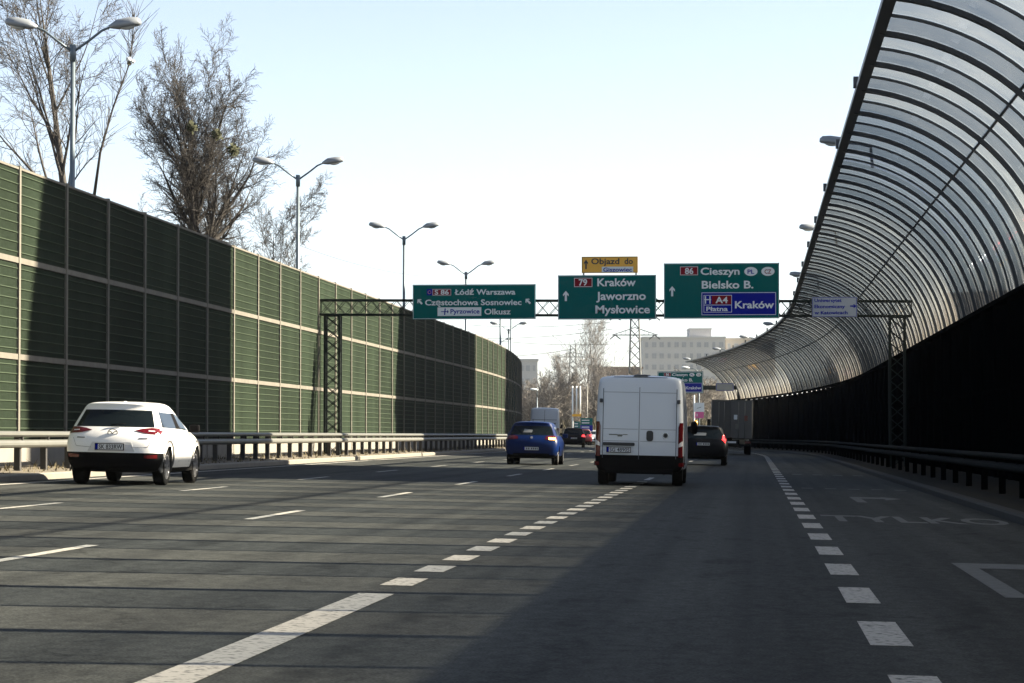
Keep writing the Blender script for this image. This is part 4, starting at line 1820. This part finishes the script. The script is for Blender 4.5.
def plate(bvh, parent, cx, cz, text=None, w=.52, h=.114, axis='rear'):
    h_, n_, i_, d_ = bvh.ray_cast(Vector((cx, -3, cz)) if axis == 'rear' else Vector((cx, 12, cz)), Vector((0, 1 if axis == 'rear' else -1, 0)))
    sg = -1 if axis == 'rear' else 1
    y = h_.y + sg * .035
    b = MB()
    b.box((cx, y, cz), (w, .02, h), None, 0)
    o = b.build('number_plate', M['platewhite'], parent)
    f = MB()
    for (x, z, sx, sz) in ((0, h / 2, w + .02, .012), (0, -h / 2, w + .02, .012), (-w / 2 - .004, 0, .012, h), (w / 2 + .004, 0, .012, h)):
        f.box((cx + x, y + sg * .004, cz + z), (sx, .03, sz))
    f.build('plate_frame', M['trim'], o)
    e = MB()
    e.box((cx - w / 2 + .024, y + sg * .0115, cz), (.044, .004, h - .012))
    e.build('blue_band', M['signblue'], o)
    t = MB()
    if text:
        vs, fs, tw = text_geo(text)
        x0, x1, ch = -w / 2 + .062, w / 2 - .02, .078
        t.add([(cx + x0 + (x1 - x0) * x / tw, y + sg * .0125, cz - ch / 2 + ch * yy) for x, yy in vs], fs)
    else:                                                 # too far to read
        for k, (xx, ww) in enumerate(((-.145, .05), (-.075, .05), (.02, .05), (.085, .05), (.15, .05), (.21, .04))):
            t.box((cx + xx, y + sg * .0115, cz), (ww * .8, .003, .06))
    t.build('lettering', M['black'], o)
    return o


def car_cage(L, W, H, k):
    """hatchback cage; k holds small shape differences"""
    s = L / 4.2
    w = W / 1.77
    h = H / 1.52
    tail, top, belt = k.get('tail', 0), k.get('top', 0), k.get('belt', 1.04)
    roofback = k.get('roofback', .44)

    def st(*lv):
        return [(a * w, y * s, z * h) for a, y, z in lv]
    b = belt
    return [
        st((.68, .12, .27), (.83, .05, .34), (.90, .02, .62), (.885, .06, .86), (.80, .20, b), (.655, .36 + roofback * .5, 1.475), (.60, roofback, 1.535)),
        st((.70, .40, .24), (.86, .35, .31), (.915, .32, .62), (.91, .34, .88), (.855, .36, b + .005), (.69, .62, 1.455), (.615, .66, 1.55)),
        st((.70, .75, .23), (.865, .72, .30), (.905, .72, .62), (.91, .75, .88), (.865, .98, b - .005), (.69, 1.10, 1.415), (.62, 1.12, 1.555)),
        st((.70, 1.60, .22), (.865, 1.60, .29), (.895, 1.62, .62), (.90, 1.65, .87), (.865, 1.72, b - .02), (.70, 1.72, 1.42), (.625, 1.72, 1.56)),
        st((.70, 1.75, .22), (.865, 1.75, .29), (.895, 1.75, .62), (.90, 1.78, .87), (.865, 1.84, b - .02), (.70, 1.84, 1.42), (.625, 1.84, 1.56)),
        st((.70, 2.60, .22), (.865, 2.60, .29), (.895, 2.60, .62), (.90, 2.62, .86), (.86, 2.88, b - .05), (.675, 2.30, 1.38), (.60, 2.22, 1.51)),
        st((.70, 2.95, .22), (.865, 2.95, .29), (.90, 2.95, .62), (.905, 2.96, .85), (.855, 3.05, b - .06), (.74, 3.06, 1.00), (.66, 3.08, 1.02)),
        st((.70, 3.55, .23), (.86, 3.55, .30), (.91, 3.55, .60), (.90, 3.56, .80), (.83, 3.60, .92), (.74, 3.62, .95), (.66, 3.62, .96)),
        st((.62, 4.12, .25), (.76, 4.14, .32), (.80, 4.12, .56), (.78, 4.08, .70), (.72, 4.02, .80), (.66, 3.98, .84), (.60, 3.96, .86)),
    ]


def car_rule(black_to, pillar=True):
    def rule(kind, i, j, c):
        if kind == 'side':
            if j == 4 and i in (2, 4):
                return 1                                  # side windows
            if j == 4 and i == 1:
                return 1 if pillar else 0
            if j == 4 and i == 3:
                return 3
            if j == 0 or (i == 0 and j < black_to):
                return 3
            return 0
        if kind == 'roof':
            return 2 if i == 5 else 0
        if kind == 'floor':
            return 3
        if kind == 'rear':
            if j == 4:
                return 4
            return 3 if j < black_to else 0
        if kind == 'front':
            return 3 if j < 1 else 0
        return 0
    return rule


def make_car(name, label, loc, yaw, L, W, H, paint, k, group=None):
    """rear at local y=0, nose towards +y"""
    root = thing(name, label, 'car', loc, (0, math.atan(SLOPE), yaw), group=group)
    mats = [paint, M['glass'], M['glass'], M['trim'], M['glass'], M['trim']]
    wr_ = k.get('wheel', .325)
    s = L / 4.2
    tx = W / 2 - .125
    wy = (.80 * s, .80 * s + 2.57 * s)
    wheels = [(sx * tx, y) for sx in (-1, 1) for y in wy]
    shell = build_shell(car_cage(L, W, H, k), [.03, .03, .03, .03, .03, .03, .02, .03, .03], (k.get('bow', .10), .16), car_rule(k.get('black', 2), k.get('pillar', True)), mats, wheels, wr_, .16)
    verts, groups, bvh = shell
    body = submesh(verts, groups[0], 'body', paint, root)
    for isl in islands(groups.get(1, [])):
        submesh(verts, isl, 'side_window', M['glass'], root)
    submesh(verts, groups[2], 'windscreen', M['glass'], root)
    submesh(verts, groups[4], 'rear_window', M['glass'], root)
    submesh(verts, groups.get(3, []) + groups.get(5, []), 'lower_cladding', M['trim'], root)
    for (x, y) in wheels:
        wheel(root, x, y, wr_, .21)
    # mirrors
    for sx in (-1, 1):
        m_ = MB()
        m_.box((sx * (W / 2 + .07), 2.78 * s, (k.get('belt', 1.04) + .03) * H / 1.52), (.20, .11, .15), None, 0, bevel=.035)
        m_.box((sx * (W / 2 - .04), 2.82 * s, (k.get('belt', 1.04) - .02) * H / 1.52), (.14, .05, .05), None, 0)
        m_.build('wing_mirror', k.get('mirror', M['trim']), root)
    return root, bvh, W, H, L


def lights(bvh, root, outl, mt, name='tail_light', axis='rear', **kw):
    a = patch(bvh, outl, axis, name, mt if not isinstance(mt, tuple) else mt[1], root, **kw)
    b = patch(bvh, outl, axis, name, mt if not isinstance(mt, tuple) else mt[0], root, mirror=True, **kw)
    return a, b


def arch_trim(bvh, root, W, wr_, wy, m_):
    for sx in (-1, 1):
        for y in wy:
            b = MB()
            vs, fs = [], []
            n = 22
            for i in range(n + 1):
                a = R(-12) + R(204) * i / n
                for rr in (1.12, 1.46):
                    yy, zz = y + wr_ * rr * math.cos(a), wr_ + wr_ * rr * math.sin(a)
                    h, nr, _, _ = bvh.ray_cast(Vector((sx * 3, yy, zz)), Vector((-sx, 0, 0)))
                    xx = h.x if h is not None and abs(h.x) > W / 2 - .2 else sx * (W / 2 - .03)
                    vs.append(Vector((xx + sx * .02, yy, zz)))
                vs.append(vs[-2] - Vector((sx * .05, 0, 0)))
                vs.append(vs[-2] - Vector((sx * .03, 0, 0)))
            for i in range(n):
                a_, c_ = i * 4, i * 4 + 4
                fs += [(a_, a_ + 1, c_ + 1, c_), (a_ + 2, a_, c_, c_ + 2), (a_ + 1, a_ + 3, c_ + 3, c_ + 1)]
            b.add(vs, fs, 0, True)
            b.build('arch_trim', m_, root)


# ---------------------------------------------------------------- white crossover on the left
def on_road(px, py):
    return road_pt(px, py)


p = on_road(121, 487)
loc = Vector((-11.66, 49.4, rz(-11.66)))
root, bvh, W, H, L = make_car('white_crossover', 'white crossover car with black lower trim driving in the leftmost lane', loc, 0.0, 4.27, 1.75, 1.475, M['whitecar'], dict(wheel=.34, black=2, belt=1.06, bow=.12))
hk = H / 1.52
lights(bvh, root, [(.40, 1.00), (.58, .955), (.84, .93), (.845, 1.05), (.68, 1.055), (.52, 1.035)], M['lightred'], off=.012)
lights(bvh, root, [(.64, .988), (.75, .982), (.75, .999), (.64, 1.005)], M['lightwhite'], name='reversing_lens', off=.018)
lights(bvh, root, [(.60, .50), (.82, .50), (.82, .57), (.60, .55)], M['lightred'], name='reflector', off=.012)
plate(bvh, root, -.02, .70, 'SK 833RW')
# recess round the plate and hatch seam
patch(bvh, [(-.44, .615), (.44, .615), (.36, .785), (-.36, .785)], 'rear', 'plate_recess', mat('recess_white', (.55, .55, .54), .5, .03, 4), root, off=.004, depth=.01)
for pts in ([(-.74, .86), (-.735, .86), (-.66, .705), (-.665, .705)], [(.735, .86), (.74, .86), (.665, .705), (.66, .705)], [(-.66, .703), (-.37, .685), (-.37, .691), (-.66, .709)], [(.37, .685), (.66, .703), (.66, .709), (.37, .691)]):
    patch(bvh, pts, 'rear', 'hatch_seam', M['seam'], root, off=.004, depth=.01, cuts=1)
# emblem: oval ring with wings
b = MB()
h_ = bvh.ray_cast(Vector((0, -3, .955)), Vector((0, 1, 0)))[0]
for q in range(20):
    a, c = 2 * math.pi * q / 20, 2 * math.pi * (q + 1) / 20
    b.bar((.088 * math.cos(a), h_.y - .012, .955 + .066 * math.sin(a)), (.088 * math.cos(c), h_.y - .012, .955 + .066 * math.sin(c)), .014)
for sx in (-1, 1):
    b.bar((sx * .078, h_.y - .012, .985), (sx * .03, h_.y - .012, .972), .014)
    b.bar((sx * .03, h_.y - .012, .972), (0, h_.y - .012, .935), .014)
b.build('emblem', mat('dull_chrome', (.06, .065, .07), .5, .05, 5), root)
for x in (-.66, .50):
    patch(bvh, [(x, .852), (x + .15, .852), (x + .15, .872), (x, .872)], 'rear', 'badge', M['chrome'], root, off=.008, depth=.01, cuts=1)
arch_trim(bvh, root, W, .34, (.80 * L / 4.2, 3.37 * L / 4.2), mat('grey_arch_plastic', (.030, .030, .029), .65, .1, 6))
b = MB()
b.box((0, 1.0, H + .03), (.035, .16, .075), None, 0, bevel=.012)
b.build('roof_fin', M['whitecar'], root)
b = MB()
b.tube([(-.05, .13, 1.10), (.22, .15, 1.13)], [.012, .008], 5)
b.build('wiper', M['trim'], root)
for yy, wd in ((1.32, .2), (2.25, .2)):
    patch(bvh, rrect(yy * L / 4.2, .90, (yy + .2) * L / 4.2, .93, .012), 'right', 'door_handle', M['whitecar'], root, off=.02, depth=.03, cuts=1)
for yy in (.98, 1.82, 2.72):
    patch(bvh, [(yy, .42), (yy + .008, .42), (yy + .008, 1.02), (yy, 1.02)], 'right', 'door_seam', M['seam'], root, off=.003, depth=.008, cuts=2)
    patch(bvh, [(yy, .42), (yy + .008, .42), (yy + .008, 1.02), (yy, 1.02)], 'left', 'door_seam', M['seam'], root, off=.003, depth=.008, cuts=2)
# ---------------------------------------------------------------- blue hatchback
loc = Vector((-7.48, 93.0, rz(-7.48)))
root, bvh, W, H, L = make_car('blue_hatchback', 'blue hatchback with its right indicator lit, left of the white van', loc, .0, 4.06, 1.78, 1.42, M['bluecar'], dict(wheel=.315, black=1, belt=1.04, mirror=M['bluecar'], roofback=.36))
ta, tb = lights(bvh, root, [(.46, .88), (.66, .85), (.905, .85), (.905, .99), (.66, 1.0), (.48, .97)], (M['lightred'], M['lightred']), off=.012)
patch(bvh, [(.58, .865), (.80, .86), (.80, .93), (.58, .94)], 'rear', 'indicator', M['lit_amber'], root, off=.02)
patch(bvh, [(-.80, .86), (-.58, .865), (-.58, .94), (-.80, .93)], 'rear', 'indicator', M['lightred'], root, off=.02)
patch(bvh, rrect(-.62, .30, .62, .40, .03), 'rear', 'bumper_insert', M['trim'], root, off=.01)
plate(bvh, root, 0, .555)
patch(bvh, [(.045 * math.cos(a * math.pi / 6), .93 + .045 * math.sin(a * math.pi / 6)) for a in range(12)], 'rear', 'emblem', M['chrome'], root, off=.012)
b = MB()
b.tube([(0, .62, H), (0, .50, H + .14)], [.012, .006], 5)
b.build('aerial', M['trim'], root)
for yy in (.95, 1.76, 2.62):
    patch(bvh, [(yy, .40), (yy + .012, .40), (yy + .012, 1.0), (yy, 1.0)], 'right', 'door_seam', M['black'], root, off=.003, depth=.008, cuts=2)
patch(bvh, [(-.30, 1.10), (.0, 1.10), (.02, 1.19), (-.26, 1.22)], 'rear', 'painted_glint', M['signback'], root, off=.002, depth=.003)  # grey patch painting light glimpsed through the rear window

# ---------------------------------------------------------------- black hatchback right of the van
loc = Vector((-1.87, 104.0, rz(-1.87)))
root, bvh, W, H, L = make_car('black_hatchback', 'black hatchback with lit right tail light, between the white van and the truck', loc, heading(104), 4.35, 1.82, 1.44, M['blackcar'], dict(wheel=.325, black=1, belt=1.02, roofback=.40))
lights(bvh, root, [(.70, .96), (.905, .92), (.905, 1.10), (.82, 1.16), (.74, 1.14)], (M['lightred'], M['lit_red']), off=.012)
plate(bvh, root, 0, .80)
patch(bvh, rrect(-.62, .34, .62, .44, .03), 'rear', 'bumper_insert', M['trim'], root, off=.01)
patch(bvh, [(-.36, 1.12), (.10, 1.12), (.12, 1.22), (-.30, 1.24)], 'rear', 'painted_glint', M['signback'], root, off=.002, depth=.003)  # painted glint: grey patch standing in for light through the glass
patch(bvh, [(-.62, 1.505), (.62, 1.505), (.60, 1.545), (-.60, 1.545)], 'rear', 'spoiler_edge', M['silvercar'], root, off=.01, depth=.05)
b = MB()
b.box((0, .75, H + .03), (.03, .14, .06), None, 0, bevel=.01)
b.build('roof_fin', M['blackcar'], root)


# ---------------------------------------------------------------- vans
def van_cage(L, W, H):
    w, h = W / 2, H
    def st(*lv):
        return [(a * w, y, z * h) for a, y, z in lv]
    return [
        st((.80, .10, .12), (.985, .03, .145), (1.0, .0, .27), (1.0, .0, .45), (.985, .01, .60), (.955, .03, .955), (.90, .05, .99)),
        st((.82, .16, .12), (1.0, .12, .14), (1.02, .10, .27), (1.02, .10, .45), (1.005, .11, .60), (.975, .12, .96), (.915, .15, 1.0)),
        st((.82, 1.2, .11), (1.0, 1.2, .13), (1.02, 1.2, .27), (1.02, 1.2, .45), (1.005, 1.2, .60), (.975, 1.2, .96), (.915, 1.2, 1.005)),
        st((.82, 3.2, .11), (1.0, 3.2, .13), (1.02, 3.2, .27), (1.02, 3.2, .45), (1.005, 3.2, .60), (.97, 3.1, .955), (.90, 3.05, 1.005)),
        st((.82, 3.35, .11), (1.0, 3.35, .13), (1.02, 3.35, .27), (1.02, 3.35, .45), (1.005, 3.35, .60), (.94, 3.3, .93), (.85, 3.2, 1.0)),
        st((.82, L - 1.05, .11), (1.0, L - 1.05, .13), (1.02, L - 1.05, .27), (1.0, L - 1.05, .44), (.97, L - 1.0, .57), (.86, L - 1.72, .90), (.78, L - 1.78, .96)),
        st((.80, L - .45, .12), (.98, L - .45, .14), (.98, L - .45, .27), (.95, L - .5, .42), (.90, L - .72, .50), (.84, L - .78, .53), (.76, L - .80, .54)),
        st((.70, L - .12, .14), (.84, L - .10, .16), (.86, L - .10, .27), (.82, L - .14, .37), (.76, L - .24, .42), (.72, L - .30, .44), (.66, L - .32, .45)),
    ]


def van_rule(kind, i, j, c):
    if kind == 'side':
        if j == 4 and i == 4:
            return 1
        return 2 if j == 0 or (i == 0 and j == 1) else 0
    if kind == 'roof':
        return 1 if i == 5 else 0
    if kind == 'floor':
        return 2
    if kind == 'rear':
        return 0 if j > 1 else 2
    if kind == 'front':
        return 2 if j < 2 else 0
    return 0


def make_van(label, loc, yaw, L, W, H, paint, detail):
    root = thing('white_van', label, 'van', loc, (0, math.atan(SLOPE), yaw))
    mats = [paint, M['glass'], M['trim'], M['trim']]
    wr_ = .345
    wheels = [(sx * (W / 2 - .14), y) for sx in (-1, 1) for y in (1.0, L - .95)]
    verts, groups, bvh = build_shell(van_cage(L, W, H), [.04] * 8, (.03, .12), van_rule, mats, wheels, wr_, .17)
    submesh(verts, groups[0], 'body', paint, root)
    for isl in islands(groups[1]):
        submesh(verts, isl, 'cab_window', M['glass'], root)
    submesh(verts, groups.get(2, []) + groups.get(3, []), 'underbody', M['trim'], root)
    for (x, y) in wheels:
        wheel(root, x, y, wr_, .225, 6, True)
    hw = W / 2
    for sx in (-1, 1):
        m_ = MB()
        m_.box((sx * (hw + .15), L - 1.35, H * .545), (.15, .12, .30), None, 0, bevel=.05)
        m_.box((sx * (hw + .04), L - 1.32, H * .52), (.22, .06, .07), None, 0)
        m_.build('wing_mirror', M['trim'], root)
    if detail == 'near':
        X = hw
        # bumper and lower sill
        patch(bvh, [(-X * .80, .34), (X * .80, .34), (X * .80, .58), (-X * .80, .58)], 'rear', 'bumper', M['trim'], root, off=.05, depth=.08, cuts=5)
        b = MB()
        b.box((0, .02, .33), (1.5, .10, .14), None, 0, bevel=.03)
        b.build('step', M['trim'], root)
        for sx in (-1, 1):
            patch(bvh, rrect(sx * .93 - .06, .44, sx * .93 + .06, .52, .02), 'rear', 'reflector', M['lightred'], root, off=.062)
        # lamps: red, clear, red down each corner
        for mir in (False, True):
            o = patch(bvh, [(X * .885, .64), (X * .985, .64), (X * .985, 1.40), (X * .915, 1.40), (X * .885, 1.30)], 'rear', 'tail_light', M['lightred'], root, off=.018, mirror=mir, cuts=5)
            patch(bvh, [(X * .89, .86), (X * .98, .89), (X * .98, 1.00), (X * .89, .93)], 'rear', 'clear_lens', M['lightwhite'], o, off=.026, mirror=mir, cuts=4)
        # seams of the two doors
        seam = mat('van_seam', (.07, .085, .10), .8, .1, 6)
        g = .0065
        for (x0, z0, x1, z1) in ((.0 - g - .01, .58, .0 + g - .01, 2.40), (-X * .845, .60, -X * .845 + .016, 2.38), (X * .845 - .016, .60, X * .845, 2.38), (-X * .84, 2.38, X * .84, 2.395)):
            patch(bvh, [(x0, z0), (x1, z0), (x1, z1), (x0, z1)], 'rear', 'door_seam', seam, root, off=.004, depth=.008, cuts=6)
        crease = mat('van_crease', (.30, .33, .36), .5, .05, 4)
        for z in (2.045, 1.235, .97):
            for (xa, xb) in ((-X * .83, -.03), (.02, X * .83)):
                patch(bvh, [(xa, z), (xb, z), (xb, z + .014), (xa, z + .014)], 'rear', 'door_crease', crease, root, off=.005, depth=.008, cuts=4)
        # handle, lock bar, plate, emblem, scripts, top lamp, hinges
        patch(bvh, rrect(.155, .985, .305, 1.215, .05), 'rear', 'door_handle', M['black'], root, off=.02)
        patch(bvh, rrect(-.80, .875, -.10, .945, .02), 'rear', 'plate_light_bar', M['black'], root, off=.035)
        plate(bvh, root, -.45, .785, 'SG 48905')
        em = patch(bvh, [(.575 + .068 * math.cos(a * math.pi / 8), 1.115 + .068 * math.sin(a * math.pi / 8)) for a in range(16)], 'rear', 'emblem', M['chrome'], root, off=.016)
        patch(bvh, [(.575 + .05 * math.cos(a * math.pi / 8), 1.115 + .05 * math.sin(a * math.pi / 8)) for a in range(16)], 'rear', 'emblem_field', M['black'], em, off=.024, depth=.006)
        for (xa, xb, z0, z1) in ((-.67, -.50, 1.105, 1.128), (-.50, -.36, 1.098, 1.122), (-.36, -.26, 1.112, 1.13), (-.48, -.38, 1.075, 1.098)):
            patch(bvh, [(xa, z0), (xb, z0), (xb, z1), (xa, z1)], 'rear', 'script_badge', M['galv'], root, off=.008, depth=.01, cuts=1)
        patch(bvh, rrect(-.16, 2.425, .17, 2.48, .02), 'rear', 'brake_lamp', M['black'], root, off=.03, depth=.05)
        for sx in (-1, 1):
            for z in (1.86,):
                b = MB()
                b.box((sx * X * .885, -.02, z), (.07, .05, .09), None, 0, bevel=.012)
                b.build('hinge', paint if z < 1.8 else M['seam'], root)
        b = MB()
        b.tube([(.55, .25, .30), (.55, .0, .28)], .035, 8)
        b.tube([(.72, .25, .30), (.72, .0, .28)], .03, 8)
        b.build('exhaust_pipe', M['chrome'], root)
    else:
        X = hw
        patch(bvh, [(-X * .99, .33), (X * .99, .33), (X * .99, .58), (-X * .99, .58)], 'rear', 'bumper', M['trim'], root, off=.05, depth=.08, cuts=4)
        for mir in (False, True):
            patch(bvh, [(X * .87, .7), (X * .99, .7), (X * .99, 1.4), (X * .87, 1.4)], 'rear', 'tail_light', M['lightred'], root, off=.018, mirror=mir, cuts=3)
        patch(bvh, [(-.012, .6), (.012, .6), (.012, H * .95), (-.012, H * .95)], 'rear', 'door_seam', M['seam'], root, off=.005, depth=.01, cuts=4)
        patch(bvh, [(-X * .85, H * .70), (X * .85, H * .70), (X * .85, H * .71), (-X * .85, H * .71)], 'rear', 'door_crease', M['seam'], root, off=.005, depth=.01, cuts=4)
        for (xa, xb, z0, z1) in ((-.78, -.68, 1.62, 1.80), (-.55, -.46, 1.64, 1.78), (-.38, -.34, 1.66, 1.80), (.02, .20, 1.62, 1.80), (.34, .50, 1.66, 1.78), (.52, .66, 1.66, 1.78), (.68, .80, 1.66, 1.78)):
            patch(bvh, [(xa, z0), (xb, z0), (xb, z1), (xa, z1)], 'rear', 'lettering', M['black'], root, off=.008, depth=.01, cuts=1)
        plate(bvh, root, -.4, .8)
    return root


make_van('large white panel van with closed double rear doors, in the middle of the road', Vector((-2.50, 60.6, rz(-2.50))), 0.0, 5.4, 1.93, 2.40, M['whitevan'], 'near')
pv_ = at(544, 440, 198)
make_van('far white panel van with dark marks on its rear doors, behind the blue hatchback', (pv_.x, pv_.y, rz(-14)), heading(198), 5.6, 2.08, 2.82, M['whitevan'], 'far')


# ---------------------------------------------------------------- far cars
def far_car(name, label, px, py, dep, paint, lit, facing=1, yaw=None, L=4.3, H=1.5):
    p = at(px, py, dep)
    u = p.x
    yaw_ = heading(dep) if yaw is None else yaw
    loc = Vector((p.x, p.y, p.z))
    root, bvh, W, H, L = make_car(name, label, loc, yaw_ + (0 if facing > 0 else math.pi), L, 1.80, H, paint, dict(wheel=.32, black=1))
    if facing > 0:
        lights(bvh, root, [(.62, .88), (.905, .85), (.905, 1.02), (.66, 1.02)], lit, off=.015)
        plate(bvh, root, 0, .75)
    else:
        lights(bvh, root, [(.50, .62), (.74, .62), (.74, .76), (.50, .74)], M['lit_white'], name='headlight', axis='front', off=.015)
        patch(bvh, rrect(-.4, .45, .4, .62, .03), 'front', 'grille', M['trim'], root, off=.01)
        plate(bvh, root, 0, .42, axis='front')
        root.rotation_euler[1] = -math.atan(SLOPE)
    return root


far_car('dark_estate', 'dark car with red tail lights right behind the blue hatchback in view', 573.5, 447.8, 214, M['blackcar'], (M['lightred'], M['lit_red']))
far_car('red_hatchback', 'far red car with lit tail lights beside the dark car', 583, 445.2, 262, M['redcar'], (M['lit_red'], M['lit_red']))
far_car('silver_car', 'oncoming light car with shining headlamps, just left of the white van', 592.5, 444.4, 305, M['silvercar'], None, facing=-1)

# ---------------------------------------------------------------- box truck
p = at(731.5, 455.5, 165)
tr = thing('box_truck', 'grey box truck with closed rear doors ahead of the black hatchback', 'truck', (p.x, p.y, p.z), (0, math.atan(SLOPE), heading(165)))
W, HB, Z0 = 2.46, 3.32, .98
b = MB()
b.box((0, 3.4, (HB + Z0) / 2), (W, 6.8, HB - Z0), None, 0, bevel=.03)
b.build('cargo_box', M['tarp'], tr)
for sx, m_ in ((-1, M['tarp']), (1, M['tarp2'])):
    b = MB()
    xa, xb = (-W / 2 + .05, -.10) if sx < 0 else (-.06, W / 2 - .05)
    b.box(((xa + xb) / 2, -.02, (HB + Z0) / 2), (xb - xa, .06, HB - Z0 - .12), None, 0, bevel=.012)
    d_ = b.build('rear_door', m_, tr)
    b = MB()
    for q in (.35, .65):
        b.tube([(xa + (xb - xa) * q, -.075, Z0 + .1), (xa + (xb - xa) * q, -.075, HB - .12)], .02, 6)
    b.build('lock_bar', M['galv'], d_)
b = MB()
b.box((.52, -.07, HB - .62), (1.1, .03, .05))
b.box((-.05, -.07, (HB + Z0) / 2), (.06, .04, HB - Z0 - .1))
b.box((0, -.05, HB - .03), (W, .06, .07))
b.build('rear_frame', M['tarp2'], tr)
b = MB()
b.box((.20, -.085, 2.30), (.2, .02, .28))
b.build('paper_notice', M['signwhite'], tr)
for (x, z) in ((.82, 2.25), (.30, 1.75)):
    b = MB()
    b.box((x, -.085, z), (.2, .02, .3))
    b.build('red_sticker' if x > .5 else 'pale_sticker', M['lightred'] if x > .5 else M['galv'], tr)
b = MB()
b.box((0, 3.3, .82), (.9, 6.6, .26))
b.box((0, .02, .62), (2.2, .10, .16), None, 0, bevel=.02)
b.box((-.8, .1, .78), (.08, .12, .3))
b.box((.8, .1, .78), (.08, .12, .3))
b.build('chassis', M['trim'], tr)
for sx in (-1, 1):
    b = MB()
    b.box((sx * .95, -.02, .80), (.36, .06, .14), None, 0, bevel=.02)
    b.build('tail_light', M['lightred'], tr)
    b = MB()
    b.box((sx * .95, .75, .42), (.42, .03, .5))
    b.build('mudguard', M['trim'], tr)
    for y in (1.45, 5.9):
        wheel(tr, sx * 1.0, y, .46, .32 if y < 3 else .28, 6, True)
b = MB()
b.box((0, -.03, .80), (.52, .02, .12))
b.build('number_plate', M['platewhite'], tr)
b = MB()
b.box((0, 7.9, 1.55), (2.3, 1.75, 2.1), None, 0, bevel=.12)
b.build('cab', M['whitevan'], tr)
b = MB()
b.box((0, 8.74, 1.95), (2.0, .06, .8), None, 0, bevel=.02)
b.build('windscreen', M['glass'], tr)
for sx in (-1, 1):
    b = MB()
    b.box((sx * 1.36, 8.6, 2.0), (.22, .12, .42), None, 0, bevel=.03)
    b.build('wing_mirror', M['trim'], tr)
